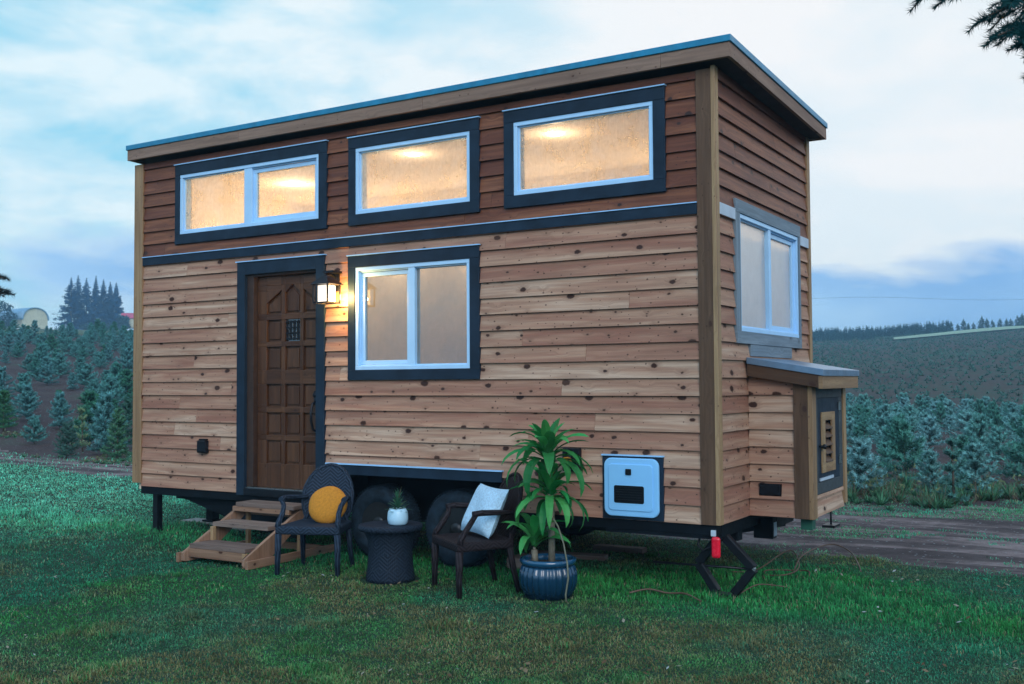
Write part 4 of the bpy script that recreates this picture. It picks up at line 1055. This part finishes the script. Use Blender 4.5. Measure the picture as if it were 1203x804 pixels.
for i in range(17000):
    a = RNG.uniform(-.06, .5); r = math.sqrt(RNG.uniform(52**2, 222**2)); r = round(r/2.2)*2.2+RNG.uniform(-.35, .35)
    x, y = CAM[0]-r*math.sin(a), CAM[1]+r*math.cos(a)
    uu = 601.5+F*math.tan(YAW-a); kk = (uu-1050)/7
    if kk > 0 and 178+kk*.6 < r < 192+kk*1.15: continue
    pts.append((x, y, hz(x, y), RNG.uniform(.5, 1.25)))
t, c = tufts(np.array(pts), 7, .30, .05, (.018, .070, .055), (.055, .19, .14), .6)
trimesh('seedling_rows', t, c, M['plant'], 'stuff')
pts = []; pts2 = []
for i in range(5200):
    x = RNG.uniform(-30, 9); y = RNG.uniform(6.0, 9.6)+max(0, x)*.33; a, r = azr(x, y)
    if a > .6: y -= .5
    den = fbm(np.array([x*.7]), np.array([y*.7]), 31)[0]
    if den < (.38 if a < .6 else .58): continue
    (pts if RNG.random() < .4 else pts2).append((x, y, hz(x, y), RNG.uniform(.4, 1.25)*(1. if a < .6 else .35)))
t, c = tufts(np.array(pts), 13, .30, .005, (.07, .05, .035), (.20, .16, .11), 1.05, 6)
t2, c2 = tufts(np.array(pts2), 26, .22, .014, (.02, .075, .035), (.09, .26, .14), .75, 7)
lf = t.copy()[::3]; cc = lf[:, 2:3]; lf = cc+(lf-cc)*np.array([[[.12, .12, .12]]])+RNG.normal(size=(len(lf), 3, 3))*.018
trimesh('weeds', np.concatenate([t, t2, lf]), np.concatenate([c, c2, c[::3]*np.array([.9, 1.5, 1.1])]), M['plant'], 'stuff')

# grass
def grass():
    n = 620000; u_ = RNG.random(n)
    rmin, rmax = 4.3, 25.; r = 1/np.sqrt(1/rmin**1.2+u_*(1/rmax**1.2-1/rmin**1.2)); r = (rmin**-.35+u_*(rmax**-.35-rmin**-.35))**(1/-.35)
    a = RNG.uniform(-.04, 1.14, n); x = CAM[0]-r*np.sin(a); y = CAM[1]+r*np.cos(a)
    jit = (fbm(x*.9, y*.9, 3)-.5)*1.1+(fbm(x*4, y*4, 9)-.5)*.55
    ynear = 2.37-.14*x+jit*.8; yfar = 6.3+.3*np.maximum(x, 0)+jit
    d = y-ynear
    # sparse tufts on the track and at the foot of the field
    keepR = ((fbm(x*.55+3, y*1.6, 51) > .60) & (RNG.random(n) < .55)) | ((np.abs(y-yfar+.35) < .45) & (RNG.random(n) < .7)) | ((fbm(x*3, y*3, 77) > .62) & (RNG.random(n) < .4))
    keepR = keepR & ((a < .7) | (RNG.random(n) < .35))
    keep = (d < RNG.normal(0, .12, n)) | ((y < yfar+2.5) & keepR & (d > 0))
    # nothing grows through what stands on it
    for cx_, cy_, rr in ((-1.12, -.53, .19), (-2.55, -.58, .24)): keep &= np.hypot(x-cx_, y-cy_) > rr
    for X0, X1, Y0, Y1 in ((-6.5, -5.5, .72, .95), (-2.0, -1.78, .3, .55)): keep &= ~((x > X0) & (x < X1) & (y > Y0) & (y < Y1))
    x, y, r, a, d = x[keep], y[keep], r[keep], a[keep], d[keep]; n = len(x); z = height(x, y)
    big = fbm(x*.45, y*.45, 13); mid = fbm(x*1.9, y*1.9, 17); fine = fbm(x*7, y*7, 19)
    # worn brown sward in the foreground, lusher along the house and behind the jack, frost far left
    lush = np.exp(-((y-.1)/.95)**2)*.8+1.15*np.exp(-((x-.4)**2/1.2+(y-.9)**2/.7))*(.6+.8*vn(x*2.2, y*2.2, 81))
    brown = np.clip(ss(.38, .60, big*.5+mid*.5)*.9*(1-ss(.25, .8, lush))+.62*ss(-.75, -1.5, y)*0+.60*(1-ss(-1.7, -.9, y+jit[keep]*.6))*(.35+.65*ss(.35, .6, mid))*ss(-6., -4., x-y*.5-3.), 0, 1)
    frost = np.clip((1-ss(-8.8, -4.8, x+jit[keep]*1.5))*.85*ss(-1.8, .2, y+jit[keep])+.45*np.exp(-((y-3.2)/.9)**2)*(x < -5)+ss(.60, .70, fbm(x*1.1+9, y*1.1, 23))*.35*(1-ss(-5., -2., x))+(d > 0)*.35, 0, 1)
    hgt = (.014+.018*ss(.3, 1.2, lush)+.010*mid+.022*ss(.6, .8, fbm(x*3.1, y*3.1, 91)))*RNG.uniform(.5, 1.45, n)*(1+(r-6)*.035)
    hgt = np.where(d > .1, hgt*1.0, hgt)
    wd = .0021*(1+(np.maximum(r-5, 0))*.16)*RNG.uniform(.7, 1.3, n)
    th = RNG.uniform(0, 2*PI, n); lean = RNG.uniform(.3, 1.45, n)*(1-.35*ss(.3, 1, lush)); 
    dv = np.stack([np.cos(th), np.sin(th), th*0], 1); sv = np.stack([-np.sin(th), np.cos(th), th*0], 1)*wd[:, None]
    P = np.stack([x, y, z-.004], 1); mp_ = P+dv*(hgt*np.sin(lean)*.4)[:, None]; mp_[:, 2] += hgt*.6*np.cos(lean*.5)
    tp = P+dv*(hgt*np.sin(lean)*1.0)[:, None]; tp[:, 2] += hgt*np.cos(lean)
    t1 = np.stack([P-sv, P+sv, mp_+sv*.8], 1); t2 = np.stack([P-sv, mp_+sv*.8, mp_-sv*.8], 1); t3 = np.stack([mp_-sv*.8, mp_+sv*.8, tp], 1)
    green = np.array([.024, .150, .045]); teal = np.array([.018, .14, .085]); br = np.array([.125, .105, .05]); fr_ = np.array([.14, .50, .38]); lu = np.array([.026, .18, .045])
    w = ss(.4, .6, fbm(x*.8+5, y*.8, 29))[:, None]
    col = green*(1-w)+teal*w; L2 = ss(.3, 1., lush)[:, None]*.7; col = col*(1-L2)+lu*L2
    bb = (brown*np.where(RNG.random(n) < .75, 1., .15))[:, None]; col = col*(1-bb)+br*bb
    ff = (frost*RNG.uniform(.4, 1., n))[:, None]; col = col*(1-ff)+fr_*ff
    dead = RNG.random(n) < .07; col[dead] = np.array([.16, .15, .095])
    col *= (.55+1.35*fine[:, None])*RNG.uniform(.6, 1.6, (n, 1))*np.array([.95, 1.12, 1.0])
    cA = np.repeat(col[:, None, :], 3, 1)
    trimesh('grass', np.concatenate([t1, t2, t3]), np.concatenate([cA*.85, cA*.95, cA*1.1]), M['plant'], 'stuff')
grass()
def litter():
    n = 5200; r = RNG.uniform(4.4, 17, n)**1.0; a = RNG.uniform(-.04, 1.1, n); x = CAM[0]-r*np.sin(a); y = CAM[1]+r*np.cos(a)
    w = fbm(x*1.3, y*1.3, 61); k = (y < 2.0-.14*x) & (RNG.random(n) < ss(.42, .68, w+.12*ss(0., 2.5, x))) & ~((x > -6.4) & (x < .2) & (y > -.1))
    x, y = x[k], y[k]; n = len(x); z = height(x, y)+RNG.uniform(.012, .035, n); th = RNG.uniform(0, 6.3, n); L_ = RNG.uniform(.008, .022, n); W_ = L_*RNG.uniform(.3, .7, n)
    d = np.stack([np.cos(th), np.sin(th), RNG.uniform(-.5, .5, n)], 1)*L_[:, None]; e = np.stack([-np.sin(th), np.cos(th), RNG.uniform(-.5, .5, n)], 1)*W_[:, None]; p = np.stack([x, y, z], 1)
    t = np.concatenate([np.stack([p-d, p+e, p+d], 1), np.stack([p-d, p+d, p-e], 1)])
    pal = np.array([[.20, .15, .09], [.12, .075, .04], [.30, .28, .22], [.38, .42, .42]])[RNG.choice(4, n, p=[.35, .35, .2, .1])]
    c = np.repeat(np.concatenate([pal, pal])[:, None, :], 3, 1); trimesh('leaf_litter', t, c, M['plant'], 'stuff')
litter()

# conifers beyond the left field
def spruce(seed, h, wr, dark, light, layers=24, nb=9, ln=.42, wd=.09, per=9):
    r_ = np.random.default_rng(seed); A, B, fr = [], [], []
    for w in range(layers):
        f = w/(layers-1); z = h*(.06+.94*f); L_ = wr*(1-f)**1.05*r_.uniform(.7, 1.25)+.04
        for b in range(nb):
            a = r_.uniform(0, 2*PI); el = -.28+.5*f+r_.uniform(-.12, .12); l = L_*r_.uniform(.6, 1.15)
            d = np.array([math.cos(a)*math.cos(el), math.sin(a)*math.cos(el), math.sin(el)]); p = np.array([0, 0, z])
            q = p+d*l*.6; e = q+nrmv(d+np.array([0, 0, .25]))*l*.4; A += [p+d*l*.15, q]; B += [q, e]; fr += [.2, .8]
    A = np.array(A); B = np.array(B); tri, i, t = needles(A, B, per, ln, wd, rng=r_)
    sz = (.35+.65*np.clip((h-A[i][:, 2])/(h*.4), 0, 1))[:, None, None]; ctr_ = tri[:, :2].mean(1, keepdims=True); tri = ctr_+(tri-ctr_)*sz
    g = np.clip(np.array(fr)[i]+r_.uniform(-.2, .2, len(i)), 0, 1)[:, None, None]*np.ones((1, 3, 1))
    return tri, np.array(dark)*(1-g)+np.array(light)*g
def at_dist(u, r):
    d = fw+rt*(u-601.5)/F; d2 = d[:2]/np.linalg.norm(d[:2]); return CAM[0]+d2[0]*r, CAM[1]+d2[1]*r
names = ['leftmost broad spruce of the dark blue conifer row behind the left field', 'tallest pointed spruce, second from the left in the far conifer row', 'round-topped conifer, third from the left in the far conifer row',
         'narrow spire spruce in the middle of the far conifer row', 'conifer right of the narrow spire in the far conifer row', 'rightmost uneven spruce of the far conifer row', 'second conifer from the right in the far conifer row']
spec = [(83, 236, 10.9, 4.0), (91, 240, 11.6, 3.4), (101, 238, 11.0, 3.4), (112, 236, 11.4, 2.4), (121, 240, 10.9, 3.0), (136, 238, 10.2, 2.8), (129, 244, 10.6, 2.6)]
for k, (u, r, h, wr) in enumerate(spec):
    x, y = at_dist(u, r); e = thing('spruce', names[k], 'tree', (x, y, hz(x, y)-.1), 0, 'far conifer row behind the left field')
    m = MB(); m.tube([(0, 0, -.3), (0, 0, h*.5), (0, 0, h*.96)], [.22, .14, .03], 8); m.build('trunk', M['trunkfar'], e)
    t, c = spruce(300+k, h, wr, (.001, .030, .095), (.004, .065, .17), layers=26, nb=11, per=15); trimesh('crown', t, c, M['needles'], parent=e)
def shrub(name, label, u, r, w, h, n=900):
    x, y = at_dist(u, r); rr = np.random.default_rng(int(u)+7)
    p = nrmv(rr.normal(size=(n, 3)))*rr.uniform(.5, 1, (n, 1))**.5*np.array([w, w, h*.5])+np.array([0, 0, h*.5]); p[:, :2] *= (1+.2*np.sin(p[:, 2:3]*3))
    nd = rr.normal(size=(n, 3, 3))*.22; t = p[:, None, :]+nd; c = np.array((.018, .06, .07))*rr.uniform(.5, 1.6, (n, 1, 1))*np.ones((1, 3, 1))
    e = thing(name, label, 'tree', (x, y, hz(x, y))); trimesh('crown', t, c, M['needles'], parent=e)
    m = MB(); m.tube([(0, 0, -.2), (0, 0, h*.6)], [.12, .05], 8); m.build('trunk', M['trunkfar'], e)
shrub('round_tree', 'dark round tree beside the curved barn at the left edge', 3, 224, 2.2, 5.2)
shrub('bush', 'low dark bush between the far conifers and the red roof', 144, 232, 1.3, 3.0)
shrub('bush', 'low dark hedge bush at the foot of the far conifers', 118, 228, 3.5, 1.3)
# curved barn
bx, by = at_dist(41, 226); bz = hz(bx, by)-.2
barn = thing('barn', 'pale barn with curved white roof behind the left field', 'barn', (bx, by, bz+.3), 1.55)
# local frame: gable end faces -y' ; width 4.6, length 9
hwid, eave, Lb = 2.7, 1.7, 9.
arc = [(hwid*math.cos(t), eave+2.35*math.sin(t)**.9) for t in np.linspace(0, PI, 21)]
m = MB(); m.prism([(-hwid, 0)]+[(u, w) for u, w in arc][::-1]+[(hwid, 0)], lambda u, w, d: (u, -d, w), -.15, 0); m.build('gable_wall', M['barn_wall'], barn)
m = MB(); m.box(-hwid, -hwid+.15, .16, Lb, 0, eave); m.box(hwid-.15, hwid, .16, Lb, 0, eave); m.build('side_wall', M['barn_wall'], barn)
m = MB(); n0 = 0
for y_ in (-.3, Lb+.3):
    for t in np.linspace(0, PI, 21):
        for rr in (1.0, 1.06): m.v.append(((hwid+.02)*rr*math.cos(t), y_, eave+.02+(2.35*math.sin(t)**.9)*rr))
for k in range(20):
    for o_ in (0, 1): a = 2*k+o_; m.face([a, a+2, a+44, a+42], None, True)
    m.face([2*k, 2*k+1, 2*k+3, 2*k+2]); m.face([42+2*k, 42+2*k+1, 42+2*k+3, 42+2*k+2])
m.face([0, 1, 43, 42]); m.face([40, 41, 83, 82]); m.build('roof', M['barn_roof'], barn)
m = MB(); m.box(-.9, .9, -.05, -.005, 0, 2.3); m.build('door', M['barn_wall'], barn)
# red roofed shed
rx, ry = at_dist(160, 235); rz_ = hz(rx, ry)
shed = thing('shed', 'red roofed shed just left of the house behind the field', 'shed', (rx, ry, rz_+.5), YAW+.25)
m = MB(); m.box(-2.6, 3.5, -2, 2, 0, 2.0); m.build('wall', M['barn_wall'], shed)
m = MB(); m.prism([(-2.3, 1.95), (2.3, 1.95), (0, 3.2)], lambda u, w, d: (d, u, w), -3.0, 3.8); m.build('roof', M['red_roof'], shed)
# ridge trees on the right
far = []
for i in range(420):
    u = RNG.uniform(900, 1115); r = RNG.uniform(212, 222); far.append((*at_dist(u, r), RNG.uniform(.6, 1.15), RNG.uniform(0, 6)))
for i in range(500):
    u = RNG.uniform(780, 1030); r = RNG.uniform(190, 222); far.append((*at_dist(u, r), RNG.uniform(.45, .8), RNG.uniform(0, 6)))
for i in range(120):
    u = RNG.uniform(1205, 1330); r = RNG.uniform(212, 222); far.append((*at_dist(u, r), RNG.uniform(.7, 1.15), RNG.uniform(0, 6)))
fl = [spruce(400+s, 2.1, .62, (.006, .045, .06), (.014, .085, .10), layers=8, nb=6, ln=.22, wd=.06, per=4) for s in range(4)]
t, c = merged('', far, fl); trimesh('far_conifer_wood', t, c, M['needles'], 'stuff')
pr = []
for k in range(2):
    e = thing('ridge_conifer', 'small dark conifer in the spaced row along the right ridge top', 'tree', group='spaced conifers along the right ridge top')
    m = MB(); m.tube([(0, 0, -.1), (0, 0, 1.7)], [.07, .02], 6); m.build('trunk', M['trunkfar'], e)
    t, c = spruce(500+k, 2.0, .85, (.012, .05, .045), (.025, .09, .08), layers=11, nb=7, ln=.22, wd=.06, per=6); trimesh('crown', t, c, M['needles'], parent=e); pr.append(e)
for k, u in enumerate(np.linspace(1117, 1202, 13)):
    x, y = at_dist(u+RNG.uniform(-2, 2), 217+RNG.uniform(-2, 2)); place(pr[k % 2], x, y, k, RNG.uniform(.7, 1.2))
# pale strip on the hill
m = MB(); q = []
for k in range(26):
    u = 1050+k*7; 
    for rr in (178+k*.6, 178+k*.6+13+k*.55): x, y = at_dist(u, rr); m.v.append((x, y, hz(x, y)+.22))
for k in range(25): m.face([2*k, 2*k+2, 2*k+3, 2*k+1], None, True)
o = m.build('grass_track', M['track'], None); o['kind'] = 'structure'

# conifer with boughs hanging into the top right corner
def P3(u, v, depth): return CAM+(fw+rt*(u-601.5)/F-up*(v-402)/F)*depth
def boughs(name, label, base, h, trunk_r, limbs, seed, dark, light, extra=10, ln=.042, wd=.0026, per=75):
    r_ = np.random.default_rng(seed); e = thing(name, label, 'tree', tuple(base))
    base = np.array(base, float)
    m = MB(); m.tube([(0, 0, -.2), (.03, 0, h*.4), (0, .05, h)], [trunk_r, trunk_r*.7, .02], 14); m.build('trunk', M['bark'], e)
    A, B = [], []; m = MB()
    def limb(p0, p1, sub=10, fine=True):
        p0 = np.array(p0); p1 = np.array(p1); L_ = np.linalg.norm(p1-p0); pts = []
        for t in np.linspace(0, 1, 12): pts.append(p0+(p1-p0)*t+np.array([0, 0, .10*L_*math.sin(PI*t)*.9]))
        m.tube(pts, list(np.linspace(.022*L_/2, .004, 12)), 6)
        for i in range(5, 11): A.append(pts[i]); B.append(pts[i+1])
        d0 = nrmv(p1-p0)
        for k in range(sub):
            t = .38+.6*k/sub; q = p0+(p1-p0)*t+np.array([0, 0, .10*L_*math.sin(PI*t)*.9])
            for sg in (-1, 1):
                sd = np.cross(d0, [0, 0, 1])*sg; ll = L_*.26*(1.1-t)*r_.uniform(.6, 1.3)+.06
                d = nrmv(d0*.8+sd*.8+np.array([0, 0, r_.uniform(-.5, .1)])); q2 = q+d*ll; q3 = q2+nrmv(d+np.array([0, 0, -.35]))*ll*.35
                m.tube([q, q2, q3], [.005, .003, .002], 4); A.extend([q, q+(q2-q)*.5, q2]); B.extend([q+(q2-q)*.5, q2, q3])
                for s2 in range(2):
                    q4 = q+d*ll*(.4+.3*s2); d4 = nrmv(d+np.cross(d, [0, 0, 1])*(-1)**s2*.8+np.array([0, 0, -.15])); A.append(q4); B.append(q4+d4*ll*.4)
    for a_, b_ in limbs: limb(np.array(a_)-base, np.array(b_)-base)
    for k in range(extra):
        z = h*(.35+.6*k/extra); a = k*2.4; L_ = 1.9*(1-k/extra*.7); 
        d = np.array([math.cos(a), math.sin(a), -.1])
        if (base+d*L_-CAM)@rt/max(.1, (base+d*L_-CAM)@fw) < .62: L_ *= .25
        limb((0, 0, z), d*L_+np.array([0, 0, z]), 8)
    m.build('limbs', M['bark'], e)
    tri, i, t = needles(np.array(A), np.array(B), per, ln, wd, rng=r_)
    g = r_.random((len(tri), 1, 1))*np.ones((1, 3, 1))
    trimesh('crown', tri, np.array(dark)*(1-g)+np.array(light)*g, M['needles'], parent=e)
D = 4.6; tb_ = P3(1500, 402, 5.0); tb_[2] = 0
tk = lambda z: np.array([tb_[0], tb_[1], z])
boughs('fir_tree', 'fir tree whose needled boughs hang into the top right corner', (tb_[0], tb_[1], 0), 8.0, .16,
       [(tk(3.5), P3(1162, 18, D)), (tk(3.95), P3(1118, -1, D)), (tk(4.05), P3(1083, -6, D*1.02)), (tk(3.35), P3(1172, 42, D*.98)), (tk(3.2), P3(1204, 54, D*1.02)), (tk(2.95), P3(1222, 74, D*1.05))], 41,
       (.006, .055, .06), (.02, .13, .14))
tb2 = P3(-190, 402, 9.5); tb2[2] = 0; tk2 = lambda z: np.array([tb2[0], tb2[1], z])
boughs('fir_tree', 'dark tree with only its bough tips showing at the left edge', (tb2[0], tb2[1], hz(tb2[0], tb2[1])), 6.0, .12,
       [(tk2(2.5), P3(4, 327, 9.3)), (tk2(2.3), P3(6, 346, 9.4))], 43, (.012, .02, .03), (.03, .05, .05), extra=6)

# power line above the right ridge
m = MB(); pa, pb = P3(1090, 351, 120), P3(1260, 349, 120); 
m.tube([pa+(pb-pa)*t-np.array([0, 0, .25*math.sin(PI*t)]) for t in np.linspace(-1.2, 1.6, 30)], .011, 5)
wl = m.build('power_line', M['iron'], None); tag(wl, 'thin overhead wire crossing the sky above the right ridge', 'wire')

# ------------------------------------------------------------------ air
m = MB(); m.box(-640, 640, -640, 640, -1.2, 24.); hzb = m.build('haze', bpy.data.materials.new('air'), None)
am = hzb.data.materials[0]; am.use_nodes = True; nt = am.node_tree; nt.nodes.clear()
vo = nt.nodes.new('ShaderNodeVolumePrincipled'); vo.inputs['Density'].default_value = .0013; vo.inputs['Color'].default_value = (.42, .74, 1., 1); vo.inputs['Anisotropy'].default_value = .2
ou = nt.nodes.new('ShaderNodeOutputMaterial'); nt.links.new(vo.outputs[0], ou.inputs['Volume']); hzb['kind'] = 'stuff'

# ------------------------------------------------------------------ light
SUN_AZ_DIR = np.array([.62, -.70, .50])     # towards the brightest part of the cloud cover
sd_ = SUN_AZ_DIR/np.linalg.norm(SUN_AZ_DIR)
sl = bpy.data.lights.new('sun', 'SUN'); sl.energy = 1.5; sl.angle = math.radians(35); sl.color = (1., .93, .88)
so = bpy.data.objects.new('sun', sl); C.objects.link(so); so.rotation_euler = Vector(sd_).to_track_quat('Z', 'Y').to_euler()
wd_ = bpy.data.worlds.new('World'); sc.world = wd_; wd_.use_nodes = True; nt = wd_.node_tree; nt.nodes.clear()
sky = nt.nodes.new('ShaderNodeTexSky'); sky.sky_type = 'NISHITA'; sky.sun_disc = False
sky.sun_elevation = math.asin(sd_[2]); sky.sun_rotation = math.atan2(sd_[0], sd_[1]); sky.air_density = 1.; sky.dust_density = 1.
tc = nt.nodes.new('ShaderNodeTexCoord').outputs['Generated']
sp = nt.nodes.new('ShaderNodeSeparateXYZ'); nt.links.new(tc, sp.inputs[0])
mp = N(nt, 'ShaderNodeMapping'); mp.inputs['Scale'].default_value = (1., 1., 2.6); nt.links.new(tc, mp.inputs[0])
n1 = noise(nt, mp.outputs[0], 2.1, 6, .55, .35); n2 = noise(nt, mp.outputs[0], 3.8, 6, .55, .25)
el = sp.outputs[2]
# low blue-grey bank, ragged top edge; pale layer above with teal rifts
rg0 = mth(nt, 'ADD', el, mth(nt, 'ADD', mth(nt, 'MULTIPLY_ADD', n1, .55, -.275), mth(nt, 'MULTIPLY_ADD', n2, .16, -.08)))
rg = None
rift = ramp(nt, [(.44, 0.), (.60, 1.)], n2).outputs[0]
def vdot(v):
    k = nt.nodes.new('ShaderNodeVectorMath'); k.operation = 'DOT_PRODUCT'; nt.links.new(tc, k.inputs[0]); k.inputs[1].default_value = v; return k.outputs['Value']
leftness = ramp(nt, [(.35, 0.), (.8, 1.)], mth(nt, 'MULTIPLY_ADD', vdot(tuple(-rt)), 1.0, .5)).outputs[0]
rg = mth(nt, 'ADD', rg0, mth(nt, 'MULTIPLY', leftness, .045))
bank = ramp(nt, [(.0, 1.), (.085, .95), (.14, .0)], rg).outputs[0]
pale = mixc(nt, (.90, .90, .895), (.76, .885, .92), leftness)
pale = mixc(nt, pale, (.27, .64, .82), mth(nt, 'MULTIPLY', rift, mth(nt, 'MULTIPLY_ADD', leftness, .8, .2)))
blue = mixc(nt, (.15, .38, .76), (.36, .61, .90), ramp(nt, [(.35, 0.), (.62, 1.)], noise(nt, mp.outputs[0], 3.1, 6, .55, .3)).outputs[0])
cl = mixc(nt, pale, blue, bank)
glow = ramp(nt, [(.0, 0.), (.16, 0.), (.05, 1.)], el)
# dusk gets bluer overhead and behind the viewer
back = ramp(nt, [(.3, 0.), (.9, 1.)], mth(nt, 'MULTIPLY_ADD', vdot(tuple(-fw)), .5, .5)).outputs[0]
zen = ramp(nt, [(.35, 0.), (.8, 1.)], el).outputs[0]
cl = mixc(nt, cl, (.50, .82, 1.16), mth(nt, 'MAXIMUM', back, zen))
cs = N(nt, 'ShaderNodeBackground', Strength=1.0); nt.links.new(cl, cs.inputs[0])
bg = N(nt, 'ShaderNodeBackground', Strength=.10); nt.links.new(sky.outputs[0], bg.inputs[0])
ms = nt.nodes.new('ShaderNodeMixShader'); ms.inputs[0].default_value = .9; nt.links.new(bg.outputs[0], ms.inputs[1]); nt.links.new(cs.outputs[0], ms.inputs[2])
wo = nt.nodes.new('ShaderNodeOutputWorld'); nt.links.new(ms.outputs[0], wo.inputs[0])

# ------------------------------------------------------------------ render
vs = sc.view_settings; vs.view_transform = 'Standard'; vs.look = 'None'; vs.exposure = 0.22; vs.gamma = 1.0
sc.display_settings.display_device = 'sRGB'
cy = sc.cycles; cy.use_denoising = True; cy.denoiser = 'OPENIMAGEDENOISE'; cy.max_bounces = 6; cy.diffuse_bounces = 3; cy.glossy_bounces = 3
cy.transparent_max_bounces = 12; cy.volume_bounces = 0; cy.use_adaptive_sampling = True; cy.adaptive_threshold = .02
cy.sample_clamp_indirect = 4; cy.caustics_reflective = False; cy.caustics_refractive = False
